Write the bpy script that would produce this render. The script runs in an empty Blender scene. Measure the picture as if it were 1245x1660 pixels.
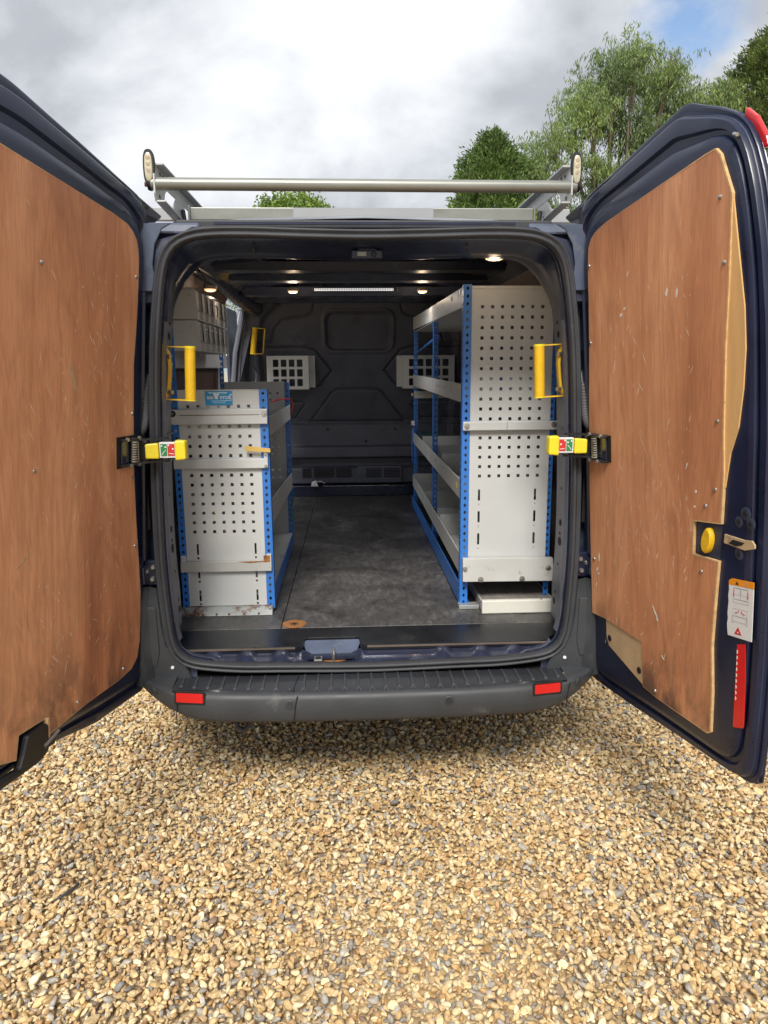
import bpy, bmesh, math, random
import numpy as np
from mathutils import Matrix, Vector
from mathutils.geometry import tessellate_polygon
PI = math.pi
random.seed(7); rng = np.random.default_rng(7)
SC = bpy.context.scene
COL = bpy.data.collections.new('scene'); SC.collection.children.link(COL)

# ------------------------------------------------------------------ camera
cd = bpy.data.cameras.new('camera'); cam = bpy.data.objects.new('camera', cd); COL.objects.link(cam)
cd.sensor_fit = 'HORIZONTAL'; cd.sensor_width = 36; cd.lens = 36 * 1190 / 1245
cd.clip_start = .05; cd.clip_end = 2000
R3 = Matrix(((0.99875386, -0.04942016, -0.00695526), (0.01632985, 0.19191495, 0.98127569), (-0.04715998, -0.98016647, 0.19248282)))
cam.matrix_world = Matrix.Translation((-.067, -2.42, 1.55)) @ R3.transposed().to_4x4()
SC.camera = cam

# ------------------------------------------------------------------ sky, sun, exposure
SUN_EL, SUN_AZ = 47, 190        # azimuth measured clockwise from +Y
W = bpy.data.worlds.new('World'); SC.world = W; W.use_nodes = True
nt = W.node_tree; nt.nodes.clear()
def N(t, ty, **k):
    n = t.nodes.new(ty)
    for a, b in k.items():
        if a in ('loc',): continue
        setattr(n, a, b)
    return n
out = N(nt, 'ShaderNodeOutputWorld'); bg = N(nt, 'ShaderNodeBackground'); bg.inputs[1].default_value = 1
sky = N(nt, 'ShaderNodeTexSky', sky_type='NISHITA', sun_disc=False, sun_elevation=math.radians(SUN_EL), sun_rotation=math.radians(SUN_AZ))
tc = N(nt, 'ShaderNodeTexCoord')
sc_ = N(nt, 'ShaderNodeVectorMath', operation='SCALE'); sc_.inputs['Scale'].default_value = .10
nt.links.new(sky.outputs[0], sc_.inputs[0])
sep = N(nt, 'ShaderNodeSeparateXYZ'); nt.links.new(tc.outputs['Generated'], sep.inputs[0])
zz = N(nt, 'ShaderNodeMath', operation='MAXIMUM'); zz.inputs[1].default_value = 0; nt.links.new(sep.outputs[2], zz.inputs[0])
zp = N(nt, 'ShaderNodeMath', operation='ADD'); zp.inputs[1].default_value = .42; nt.links.new(zz.outputs[0], zp.inputs[0])
dx = N(nt, 'ShaderNodeMath', operation='DIVIDE'); dy = N(nt, 'ShaderNodeMath', operation='DIVIDE')
nt.links.new(sep.outputs[0], dx.inputs[0]); nt.links.new(zp.outputs[0], dx.inputs[1])
nt.links.new(sep.outputs[1], dy.inputs[0]); nt.links.new(zp.outputs[0], dy.inputs[1])
cb = N(nt, 'ShaderNodeCombineXYZ'); nt.links.new(dx.outputs[0], cb.inputs[0]); nt.links.new(dy.outputs[0], cb.inputs[1])
def wnoise(scale, det, rough, dist, off):
    m = N(nt, 'ShaderNodeVectorMath', operation='ADD'); m.inputs[1].default_value = off; nt.links.new(cb.outputs[0], m.inputs[0])
    n = N(nt, 'ShaderNodeTexNoise'); n.inputs['Scale'].default_value = scale; n.inputs['Detail'].default_value = det
    n.inputs['Roughness'].default_value = rough; n.inputs['Distortion'].default_value = dist
    nt.links.new(m.outputs[0], n.inputs['Vector']); return n
n1 = wnoise(2.1, 8, .55, .25, (8.1, 3.3, 1)); n2 = wnoise(1.0, 5, .5, .1, (7.1, 2.2, 3))
mixn = N(nt, 'ShaderNodeMath', operation='MULTIPLY_ADD'); mixn.inputs[1].default_value = .55
nt.links.new(n1.outputs[0], mixn.inputs[0])
h2 = N(nt, 'ShaderNodeMath', operation='MULTIPLY'); h2.inputs[1].default_value = .45; nt.links.new(n2.outputs[0], h2.inputs[0]); nt.links.new(h2.outputs[0], mixn.inputs[2])
cr = N(nt, 'ShaderNodeValToRGB'); e = cr.color_ramp.elements
e[0].position = .42; e[0].color = (.26, .272, .298, 1); e[1].position = .62; e[1].color = (.56, .57, .58, 1)
for p, c in ((.47, (.28, .294, .32)), (.52, (.37, .387, .415)), (.57, (.47, .486, .508))):
    q = e.new(p); q.color = (*c, 1)
nt.links.new(mixn.outputs[0], cr.inputs[0])
# gap in the cloud where blue shows
nb = wnoise(3.2, 6, .6, .3, (0, 0, 9)); 
dv = N(nt, 'ShaderNodeVectorMath', operation='DISTANCE'); 
gap = Vector((.371, .856, .365)).normalized(); dv.inputs[1].default_value = gap; nt.links.new(tc.outputs['Generated'], dv.inputs[0])
g2 = N(nt, 'ShaderNodeMath', operation='MULTIPLY_ADD'); g2.inputs[1].default_value = .34; nt.links.new(nb.outputs[0], g2.inputs[0]); nt.links.new(dv.outputs['Value'], g2.inputs[2])
gm = N(nt, 'ShaderNodeMapRange'); gm.inputs['From Min'].default_value = .175; gm.inputs['From Max'].default_value = .235; nt.links.new(g2.outputs[0], gm.inputs['Value'])
mx = N(nt, 'ShaderNodeMixRGB'); nt.links.new(gm.outputs[0], mx.inputs[0]); nt.links.new(sc_.outputs[0], mx.inputs[1]); nt.links.new(cr.outputs[0], mx.inputs[2])
nt.links.new(mx.outputs[0], bg.inputs[0]); nt.links.new(bg.outputs[0], out.inputs[0])
sl = bpy.data.lights.new('sun', 'SUN'); sl.energy = 2.2; sl.angle = math.radians(20); sl.color = (1, .955, .88)
so = bpy.data.objects.new('sun', sl); COL.objects.link(so)
az, el = math.radians(SUN_AZ), math.radians(SUN_EL)
sd = Vector((math.sin(az) * math.cos(el), math.cos(az) * math.cos(el), math.sin(el)))
so.rotation_euler = sd.to_track_quat('Z', 'Y').to_euler(); so.location = (-3, -6, 9)
vs = SC.view_settings; SC.display_settings.display_device = 'sRGB'
vs.view_transform = 'Standard'; vs.look = 'None'; vs.exposure = .96; vs.gamma = 1; vs.use_curve_mapping = False

# ------------------------------------------------------------------ materials
MATS = {}
def mat(name, col, rough=.5, metal=0, var=.12, vscale=6, bump=0, bscale=60, coat=0, stretch=(1, 1, 1), rvar=0, dirt=None, dscale=4, dth=.6, emis=None, spec=.5):
    """Principled material: base colour with soft variation, optional dirt colour in patches, bump."""
    m = bpy.data.materials.new(name); m.use_nodes = True; t = m.node_tree; t.nodes.clear()
    o = N(t, 'ShaderNodeOutputMaterial'); p = N(t, 'ShaderNodeBsdfPrincipled'); t.links.new(p.outputs[0], o.inputs[0])
    p.inputs['Roughness'].default_value = rough; p.inputs['Metallic'].default_value = metal; p.inputs['Coat Weight'].default_value = coat; p.inputs['Coat Roughness'].default_value = .12
    p.inputs['Specular IOR Level'].default_value = spec
    c = N(t, 'ShaderNodeTexCoord'); mp = N(t, 'ShaderNodeMapping'); mp.inputs['Scale'].default_value = stretch
    t.links.new(c.outputs['Object'], mp.inputs[0])
    n = N(t, 'ShaderNodeTexNoise'); n.inputs['Scale'].default_value = vscale; n.inputs['Detail'].default_value = 6; n.inputs['Roughness'].default_value = .6
    t.links.new(mp.outputs[0], n.inputs['Vector'])
    r = N(t, 'ShaderNodeValToRGB'); a = r.color_ramp.elements
    a[0].position = .3; a[0].color = (*[x * (1 - var) for x in col], 1); a[1].position = .7; a[1].color = (*[min(1, x * (1 + var)) for x in col], 1)
    t.links.new(n.outputs[0], r.inputs[0]); last = r.outputs[0]
    if dirt:
        d = N(t, 'ShaderNodeTexNoise'); d.inputs['Scale'].default_value = dscale; d.inputs['Detail'].default_value = 9; d.inputs['Roughness'].default_value = .7
        t.links.new(mp.outputs[0], d.inputs['Vector'])
        mr = N(t, 'ShaderNodeMapRange'); mr.inputs['From Min'].default_value = dth; mr.inputs['From Max'].default_value = dth + .13
        t.links.new(d.outputs[0], mr.inputs[0]); x = N(t, 'ShaderNodeMixRGB'); x.inputs[2].default_value = (*dirt, 1)
        t.links.new(mr.outputs[0], x.inputs[0]); t.links.new(last, x.inputs[1]); last = x.outputs[0]
    t.links.new(last, p.inputs['Base Color'])
    if rvar:
        mr = N(t, 'ShaderNodeMapRange'); mr.inputs['To Min'].default_value = max(.02, rough - rvar); mr.inputs['To Max'].default_value = min(1, rough + rvar)
        mr.inputs['From Min'].default_value = .3; mr.inputs['From Max'].default_value = .7
        t.links.new(n.outputs[0], mr.inputs[0]); t.links.new(mr.outputs[0], p.inputs['Roughness'])
    if bump:
        b = N(t, 'ShaderNodeTexNoise'); b.inputs['Scale'].default_value = bscale; b.inputs['Detail'].default_value = 4
        t.links.new(mp.outputs[0], b.inputs['Vector']); bb = N(t, 'ShaderNodeBump'); bb.inputs['Strength'].default_value = bump; bb.inputs['Distance'].default_value = .004
        t.links.new(b.outputs[0], bb.inputs['Height']); t.links.new(bb.outputs[0], p.inputs['Normal'])
    if emis:
        p.inputs['Emission Color'].default_value = (*emis[:3], 1); p.inputs['Emission Strength'].default_value = emis[3]
    MATS[name] = m; return m
mat('navy', (.009, .013, .036), .26, var=.2, coat=.5, rvar=.07, dirt=(.022, .028, .052), dscale=12, dth=.62, bump=.05, bscale=25)
mat('navy_inner', (.008, .013, .040), .32, var=.25, rvar=.07, dirt=(.024, .028, .045), dscale=11, dth=.6, spec=.45, coat=.2)
mat('navy_sill', (.022, .027, .055), .34, var=.3, rvar=.1, dirt=(.11, .12, .15), dscale=16, dth=.6, coat=.3)  # lighter than the body navy, reflected sky put into the sill colour
mat('navy_dusty', (.030, .038, .070), .42, var=.3, rvar=.1, dirt=(.085, .09, .105), dscale=6, dth=.56, bump=.06, bscale=30)
mat('navy_pale', (.075, .095, .15), .5, var=.3, rvar=.1, dirt=(.15, .165, .2), dscale=7, dth=.56, bump=.06)  # paler navy; on the rear corners its lightness stands in for reflected sky
mat('pillar_metal', (.12, .125, .155), .5, var=.2, dirt=(.2, .205, .22), dscale=12, dth=.6, bump=.05)
mat('bulkhead', (.080, .085, .112), .5, var=.2, rvar=.08, dirt=(.05, .052, .065), dscale=5, dth=.56, bump=.05, bscale=90)
mat('rubber', (.040, .042, .049), .58, var=.25, dirt=(.07, .072, .076), dscale=18, dth=.6, bump=.06)
mat('bumper', (.046, .050, .056), .52, var=.18, rvar=.09, dirt=(.10, .102, .10), dscale=9, dth=.60, bump=.12, bscale=420)
mat('bumper_tread', (.030, .033, .040), .42, var=.3, rvar=.12, dirt=(.12, .12, .12), dscale=26, dth=.63, bump=.15, bscale=300)
mat('conduit', (.10, .10, .107), .5, var=.15)
mat('black', (.012, .012, .014), .5, var=.3)
mat('hole', (.006, .006, .007), .8)
mat('black_gloss', (.010, .011, .014), .34, var=.3, rvar=.1, dirt=(.22, .22, .22), dscale=130, dth=.645)
mat('panel', (.565, .58, .575), .42, var=.045, vscale=3, rvar=.06, dirt=(.40, .38, .33), dscale=7, dth=.68, bump=.03)
mat('panel_rust', (.50, .50, .48), .45, var=.08, dirt=(.20, .085, .03), dscale=14, dth=.60, bump=.05)
mat('galv_rust', (.36, .38, .38), .5, metal=.4, var=.15, dirt=(.13, .055, .025), dscale=11, dth=.50, bump=.15)
mat('bin', (.50, .51, .515), .55, var=.08, dirt=(.24, .24, .24), dscale=8, dth=.64)
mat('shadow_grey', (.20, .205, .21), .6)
mat('shelf', (.48, .485, .47), .48, var=.1, dirt=(.25, .235, .20), dscale=9, dth=.57, bump=.05)
mat('shelf_lip', (.50, .505, .49), .45, var=.08, dirt=(.27, .26, .23), dscale=13, dth=.60)
mat('blue', (.032, .18, .58), .38, var=.08, dirt=(.03, .08, .22), dscale=20, dth=.68, coat=.2)
mat('yellow', (.80, .48, .012), .42, var=.10, vscale=30, rvar=.1, dirt=(.42, .26, .04), dscale=30, dth=.62, bump=.6, bscale=330)
mat('yellow_flat', (.82, .66, .03), .35, var=.04, dirt=(.55, .45, .08), dscale=30, dth=.7)
mat('tan_tag', (.66, .44, .12), .6, var=.1)
mat('ply_edge', (.62, .40, .19), .7, var=.2, vscale=60, dirt=(.25, .14, .07), dscale=40, dth=.6)
mat('pale_wood', (.70, .42, .17), .55, var=.10, vscale=5, stretch=(6, 6, .7), dirt=(.55, .30, .12), dscale=10, dth=.6)
mat('scratch', (.85, .68, .52), .7, var=.3, vscale=30)
mat('pale_board', (.50, .36, .21), .6, var=.12, vscale=12, dirt=(.28, .2, .12), dscale=14, dth=.56)
mat('white_wood', (.68, .67, .60), .55, var=.05, dirt=(.42, .36, .26), dscale=18, dth=.66, bump=.1)
mat('edge_dark', (.13, .10, .08), .7, var=.3)
mat('plank', (.22, .20, .185), .6, var=.3, stretch=(1, .2, 1), vscale=40, dirt=(.22, .2, .17), dscale=30, dth=.58, bump=.15)
mat('alu_rail', (.50, .51, .50), .42, metal=.2, var=.08, dirt=(.38, .38, .35), dscale=20, dth=.62)
mat('alu', (.27, .275, .25), .40, metal=.35, var=.10, stretch=(.3, 1, 1), vscale=20, rvar=.08, dirt=(.35, .33, .28), dscale=24, dth=.66)
mat('alu_pale', (.36, .375, .39), .5, metal=.1, var=.05, dirt=(.5, .5, .48), dscale=24, dth=.68)
mat('rusty', (.11, .048, .028), .8, var=.5, vscale=60, bump=.3)
mat('rust_orange', (.30, .125, .04), .85, var=.4, vscale=70, dirt=(.1, .05, .03), dscale=60, dth=.55, bump=.3)
mat('steel', (.5, .5, .48), .35, metal=.9, var=.2, vscale=40)
mat('lens', (.50, .47, .33), .2, var=.2, vscale=80, spec=.8)
mat('red_lens', (.62, .010, .012), .16, var=.1, coat=.8)
mat('red_tape', (.72, .012, .012), .3, var=.06, coat=.4)
mat('red', (.45, .03, .04), .5)
mat('white', (.76, .77, .78), .5, var=.02, dirt=(.6, .6, .58), dscale=40, dth=.7)
mat('orange', (.85, .30, .01), .5, var=.03)
mat('grey_ink', (.38, .38, .42), .6)
mat('green_ink', (.02, .24, .07), .45, var=.05)
mat('red_ink', (.58, .035, .03), .45, var=.05)
mat('sticker_blue', (.03, .30, .62), .35, var=.2, vscale=30)
mat('sticker_pale', (.45, .72, .85), .35, var=.1, vscale=30)
mat('rag', (.010, .045, .042), .7, var=.3)
mat('mirror_glass', (.75, .85, .85), .04, metal=1, var=.01)
mat('glass_dark', (.03, .035, .045), .06, var=.1, coat=1)
mat('tyre', (.02, .02, .021), .8, bump=.1)
mat('white_paint', (.62, .64, .64), .3, coat=.5, var=.03)
mat('concrete', (.26, .25, .23), .85, var=.2, bump=.2)
mat('bark', (.16, .125, .095), .9, var=.35, vscale=9, stretch=(3, 3, .5), bump=.5, bscale=20)
mat('lamp_glow', (.9, .8, .6), .3, emis=(1, .58, .28, .6)); mat('lamp_trim', (.42, .33, .24), .4)
mat('led_cover', (.82, .82, .78), .35, var=.25, vscale=160, emis=(.95, .97, 1, .38))

def wood_material():
    m = bpy.data.materials.new('plywood'); m.use_nodes = True; t = m.node_tree; p = t.nodes['Principled BSDF']
    p.inputs['Roughness'].default_value = .5
    c = N(t, 'ShaderNodeTexCoord')
    def noise(scale, stretch, det=6, rough=.6, dist=0, off=(0, 0, 0)):
        mp = N(t, 'ShaderNodeMapping'); mp.inputs['Scale'].default_value = stretch; mp.inputs['Location'].default_value = off
        t.links.new(c.outputs['Object'], mp.inputs[0])
        n = N(t, 'ShaderNodeTexNoise'); n.inputs['Scale'].default_value = scale; n.inputs['Detail'].default_value = det
        n.inputs['Roughness'].default_value = rough; n.inputs['Distortion'].default_value = dist; t.links.new(mp.outputs[0], n.inputs['Vector']); return n
    def ramp(src, st):
        r = N(t, 'ShaderNodeValToRGB'); a = r.color_ramp.elements
        a[0].position, a[0].color = st[0][0], (*st[0][1], 1); a[1].position, a[1].color = st[-1][0], (*st[-1][1], 1)
        for q, cc in st[1:-1]:
            x = a.new(q); x.color = (*cc, 1)
        t.links.new(src, r.inputs[0]); return r
    def mixc(f, a, b, mode='MIX', fac=None):
        x = N(t, 'ShaderNodeMixRGB', blend_type=mode)
        if fac is not None: x.inputs[0].default_value = fac
        else: t.links.new(f, x.inputs[0])
        t.links.new(a, x.inputs[1])
        if isinstance(b, tuple): x.inputs[2].default_value = (*b, 1)
        else: t.links.new(b, x.inputs[2])
        return x
    big = ramp(noise(1.0, (2.2, 2.2, .55), 5, .55, 1.6).outputs[0], ((.34, (.44, .178, .084)), (.5, (.62, .275, .132)), (.66, (.78, .39, .205))))
    fig = ramp(noise(2.2, (5.5, 5.5, .45), 3, .5, 2.6).outputs[0], ((.34, (.74, .68, .64)), (.44, (1, 1, 1)), (.52, (.80, .75, .72)), (.58, (1.05, 1.05, 1.05)), (.66, (.84, .80, .77))))
    fine = ramp(noise(3.0, (55, 55, 2.2), 7, .7).outputs[0], ((.34, (.84, .81, .80)), (.55, (1, 1, 1)), (.7, (1.08, 1.08, 1.06))))
    cn = noise(1.15, (2.6, 2.6, .62), 3, .45, .5, (2, 1, 4))
    cm = N(t, 'ShaderNodeMath', operation='MULTIPLY'); cm.inputs[1].default_value = 95; t.links.new(cn.outputs[0], cm.inputs[0])
    cs = N(t, 'ShaderNodeMath', operation='SINE'); t.links.new(cm.outputs[0], cs.inputs[0])
    cmr = N(t, 'ShaderNodeMapRange'); cmr.inputs['From Min'].default_value = -1; cmr.inputs['From Max'].default_value = 1; t.links.new(cs.outputs[0], cmr.inputs[0])
    cath = ramp(cmr.outputs[0], ((.0, (.90, .87, .85)), (.45, (1, 1, 1)), (1, (1.04, 1.04, 1.04))))
    a = mixc(None, big.outputs[0], fig.outputs[0], 'MULTIPLY', .55)
    a = mixc(None, a.outputs[0], cath.outputs[0], 'MULTIPLY', .7)
    b = mixc(None, a.outputs[0], fine.outputs[0], 'MULTIPLY', .75)
    # pale scratches: thin curved lines where a stretched noise crosses a value, kept only in patches
    last = b
    gr = noise(2.3, (1, 1, .8), 8, .72, .5, (7, 2, 5)); gm_ = N(t, 'ShaderNodeMapRange'); gm_.inputs['From Min'].default_value = .50; gm_.inputs['From Max'].default_value = .74; gm_.inputs['To Max'].default_value = .30
    t.links.new(gr.outputs[0], gm_.inputs[0]); last = mixc(gm_.outputs[0], last.outputs[0], (.22, .10, .055))
    # small chips
    v = N(t, 'ShaderNodeTexVoronoi'); v.inputs['Scale'].default_value = 16; v.inputs['Randomness'].default_value = 1; t.links.new(c.outputs['Object'], v.inputs['Vector'])
    l = N(t, 'ShaderNodeMath', operation='LESS_THAN'); l.inputs[1].default_value = .045; t.links.new(v.outputs['Distance'], l.inputs[0])
    k = noise(3, (1, 1, 1), 3, .6, 0, (4, 4, 4)); g = N(t, 'ShaderNodeMath', operation='GREATER_THAN'); g.inputs[1].default_value = .55; t.links.new(k.outputs[0], g.inputs[0])
    mm = N(t, 'ShaderNodeMath', operation='MULTIPLY'); t.links.new(l.outputs[0], mm.inputs[0]); t.links.new(g.outputs[0], mm.inputs[1])
    last = mixc(mm.outputs[0], last.outputs[0], (.68, .52, .38))
    # damp stains close to the lower edge
    sx = N(t, 'ShaderNodeSeparateXYZ'); t.links.new(c.outputs['Object'], sx.inputs[0])
    mr = N(t, 'ShaderNodeMapRange'); mr.inputs['From Min'].default_value = .86; mr.inputs['From Max'].default_value = .56; t.links.new(sx.outputs[2], mr.inputs[0])
    st = noise(7, (1, 1, .6), 6, .65, .4, (1, 1, 2)); q = N(t, 'ShaderNodeMapRange'); q.inputs['From Min'].default_value = .42; q.inputs['From Max'].default_value = .62; t.links.new(st.outputs[0], q.inputs[0])
    m3 = N(t, 'ShaderNodeMath', operation='MULTIPLY'); t.links.new(mr.outputs[0], m3.inputs[0]); t.links.new(q.outputs[0], m3.inputs[1])
    last = mixc(m3.outputs[0], last.outputs[0], (.075, .05, .04))
    t.links.new(last.outputs[0], p.inputs['Base Color'])
    bn = N(t, 'ShaderNodeBump'); bn.inputs['Strength'].default_value = .12; bn.inputs['Distance'].default_value = .002
    t.links.new(fine.outputs[0], bn.inputs['Height']); t.links.new(bn.outputs[0], p.inputs['Normal'])
    MATS['plywood'] = m
wood_material()
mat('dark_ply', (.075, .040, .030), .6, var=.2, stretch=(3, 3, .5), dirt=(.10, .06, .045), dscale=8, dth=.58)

def floor_material():
    m = bpy.data.materials.new('floor_ply'); m.use_nodes = True; t = m.node_tree; p = t.nodes['Principled BSDF']
    c = N(t, 'ShaderNodeTexCoord')
    def noise(scale, stretch, det=6, rough=.6, dist=0):
        mp = N(t, 'ShaderNodeMapping'); mp.inputs['Scale'].default_value = stretch; t.links.new(c.outputs['Object'], mp.inputs[0])
        n = N(t, 'ShaderNodeTexNoise'); n.inputs['Scale'].default_value = scale; n.inputs['Detail'].default_value = det; n.inputs['Roughness'].default_value = rough
        n.inputs['Distortion'].default_value = dist; t.links.new(mp.outputs[0], n.inputs['Vector']); return n
    a = noise(3.4, (1, 1, 1), 10, .72, .6); b = noise(10, (5, 1.6, 1), 10, .8, .6); d = noise(70, (1, .6, 1), 3, .8)
    s = N(t, 'ShaderNodeMath', operation='MULTIPLY'); t.links.new(a.outputs[0], s.inputs[0]); t.links.new(b.outputs[0], s.inputs[1])
    r = N(t, 'ShaderNodeValToRGB'); el_ = r.color_ramp.elements
    el_[0].position = .16; el_[0].color = (.030, .029, .030, 1); el_[1].position = .42; el_[1].color = (.19, .18, .17, 1)
    x = el_.new(.27); x.color = (.075, .071, .070, 1)
    t.links.new(s.outputs[0], r.inputs[0])
    g = N(t, 'ShaderNodeMath', operation='GREATER_THAN'); g.inputs[1].default_value = .70; t.links.new(d.outputs[0], g.inputs[0])
    x = N(t, 'ShaderNodeMixRGB'); x.inputs[2].default_value = (.30, .28, .25, 1); t.links.new(g.outputs[0], x.inputs[0]); t.links.new(r.outputs[0], x.inputs[1])
    t.links.new(x.outputs[0], p.inputs['Base Color'])
    mr = N(t, 'ShaderNodeMapRange'); mr.inputs['From Min'].default_value = .3; mr.inputs['From Max'].default_value = .7; mr.inputs['To Min'].default_value = .35; mr.inputs['To Max'].default_value = .62
    t.links.new(a.outputs[0], mr.inputs[0]); t.links.new(mr.outputs[0], p.inputs['Roughness'])
    w = N(t, 'ShaderNodeTexVoronoi'); w.inputs['Scale'].default_value = 260; t.links.new(c.outputs['Object'], w.inputs['Vector'])
    bb = N(t, 'ShaderNodeBump'); bb.inputs['Strength'].default_value = .25; bb.inputs['Distance'].default_value = .001; t.links.new(w.outputs['Distance'], bb.inputs['Height']); t.links.new(bb.outputs[0], p.inputs['Normal'])
    MATS['floor_ply'] = m
floor_material()

def stone_material():
    m = bpy.data.materials.new('pebble'); m.use_nodes = True; t = m.node_tree; p = t.nodes['Principled BSDF']; p.inputs['Roughness'].default_value = .62
    a = N(t, 'ShaderNodeAttribute'); a.attribute_type = 'INSTANCER'; a.attribute_name = 'tint'
    c = N(t, 'ShaderNodeTexCoord'); n = N(t, 'ShaderNodeTexNoise'); n.inputs['Scale'].default_value = 1.6; n.inputs['Detail'].default_value = 5
    ad = N(t, 'ShaderNodeVectorMath', operation='ADD'); t.links.new(c.outputs['Object'], ad.inputs[0])
    s7 = N(t, 'ShaderNodeVectorMath', operation='SCALE'); s7.inputs['Scale'].default_value = 37; t.links.new(a.outputs['Color'], s7.inputs[0]); t.links.new(s7.outputs[0], ad.inputs[1])
    t.links.new(ad.outputs[0], n.inputs['Vector'])
    r = N(t, 'ShaderNodeValToRGB'); r.color_ramp.elements[0].position = .32; r.color_ramp.elements[0].color = (.66, .62, .56, 1); r.color_ramp.elements[1].position = .68; r.color_ramp.elements[1].color = (1.15, 1.15, 1.15, 1)
    t.links.new(n.outputs[0], r.inputs[0]); x = N(t, 'ShaderNodeMixRGB', blend_type='MULTIPLY'); x.inputs[0].default_value = 1
    t.links.new(a.outputs['Color'], x.inputs[1]); t.links.new(r.outputs[0], x.inputs[2]); t.links.new(x.outputs[0], p.inputs['Base Color'])
    MATS['pebble'] = m
stone_material()
def ground_material():
    m = bpy.data.materials.new('gravel_bed'); m.use_nodes = True; t = m.node_tree; p = t.nodes['Principled BSDF']; p.inputs['Roughness'].default_value = .9
    c = N(t, 'ShaderNodeTexCoord'); v = N(t, 'ShaderNodeTexVoronoi'); v.inputs['Scale'].default_value = 48; t.links.new(c.outputs['Object'], v.inputs['Vector'])
    s = N(t, 'ShaderNodeSeparateXYZ'); t.links.new(v.outputs['Color'], s.inputs[0])
    r = N(t, 'ShaderNodeValToRGB'); e = r.color_ramp.elements; e[0].color = (.36, .27, .16, 1); e[1].color = (.66, .53, .33, 1)
    for q, cc in ((.25, (.48, .34, .18)), (.5, (.58, .44, .25)), (.75, (.36, .34, .31))):
        x = e.new(q); x.color = (*cc, 1)
    t.links.new(s.outputs[0], r.inputs[0]); t.links.new(r.outputs[0], p.inputs['Base Color'])
    b = N(t, 'ShaderNodeBump'); b.inputs['Strength'].default_value = .8; b.inputs['Distance'].default_value = .012; b.invert = True
    t.links.new(v.outputs['Distance'], b.inputs['Height']); t.links.new(b.outputs[0], p.inputs['Normal'])
    MATS['gravel_bed'] = m
ground_material()
def leaf_material(name, c0, c1, c2, rough=.6):
    m = bpy.data.materials.new(name); m.use_nodes = True; t = m.node_tree; p = t.nodes['Principled BSDF']; p.inputs['Roughness'].default_value = rough
    g = N(t, 'ShaderNodeNewGeometry'); r = N(t, 'ShaderNodeValToRGB'); e = r.color_ramp.elements; e[0].color = (*c0, 1); e[1].color = (*c2, 1); x = e.new(.5); x.color = (*c1, 1)
    t.links.new(g.outputs['Random Per Island'], r.inputs[0])
    n = N(t, 'ShaderNodeTexNoise'); n.inputs['Scale'].default_value = .55; c = N(t, 'ShaderNodeTexCoord'); t.links.new(c.outputs['Object'], n.inputs['Vector'])
    rr = N(t, 'ShaderNodeValToRGB'); rr.color_ramp.elements[0].position = .35; rr.color_ramp.elements[0].color = (.7, .75, .75, 1); rr.color_ramp.elements[1].position = .65; rr.color_ramp.elements[1].color = (1.2, 1.2, .95, 1)
    t.links.new(n.outputs[0], rr.inputs[0]); mx = N(t, 'ShaderNodeMixRGB', blend_type='MULTIPLY'); mx.inputs[0].default_value = 1
    t.links.new(r.outputs[0], mx.inputs[1]); t.links.new(rr.outputs[0], mx.inputs[2]); t.links.new(mx.outputs[0], p.inputs['Base Color'])
    tr = N(t, 'ShaderNodeBsdfTranslucent'); t.links.new(mx.outputs[0], tr.inputs[0]); ms = N(t, 'ShaderNodeMixShader'); ms.inputs[0].default_value = .35
    o = t.nodes['Material Output']; t.links.new(p.outputs[0], ms.inputs[1]); t.links.new(tr.outputs[0], ms.inputs[2]); t.links.new(ms.outputs[0], o.inputs[0])
    MATS[name] = m
leaf_material('eucalyptus_leaf', (.12, .18, .07), (.19, .265, .10), (.30, .39, .15))
leaf_material('conifer_leaf', (.08, .14, .05), (.14, .22, .07), (.23, .32, .10))
leaf_material('broad_leaf', (.10, .17, .035), (.16, .25, .05), (.26, .36, .08))
leaf_material('dark_conifer_leaf', (.09, .135, .045), (.15, .20, .06), (.27, .32, .10))

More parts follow.
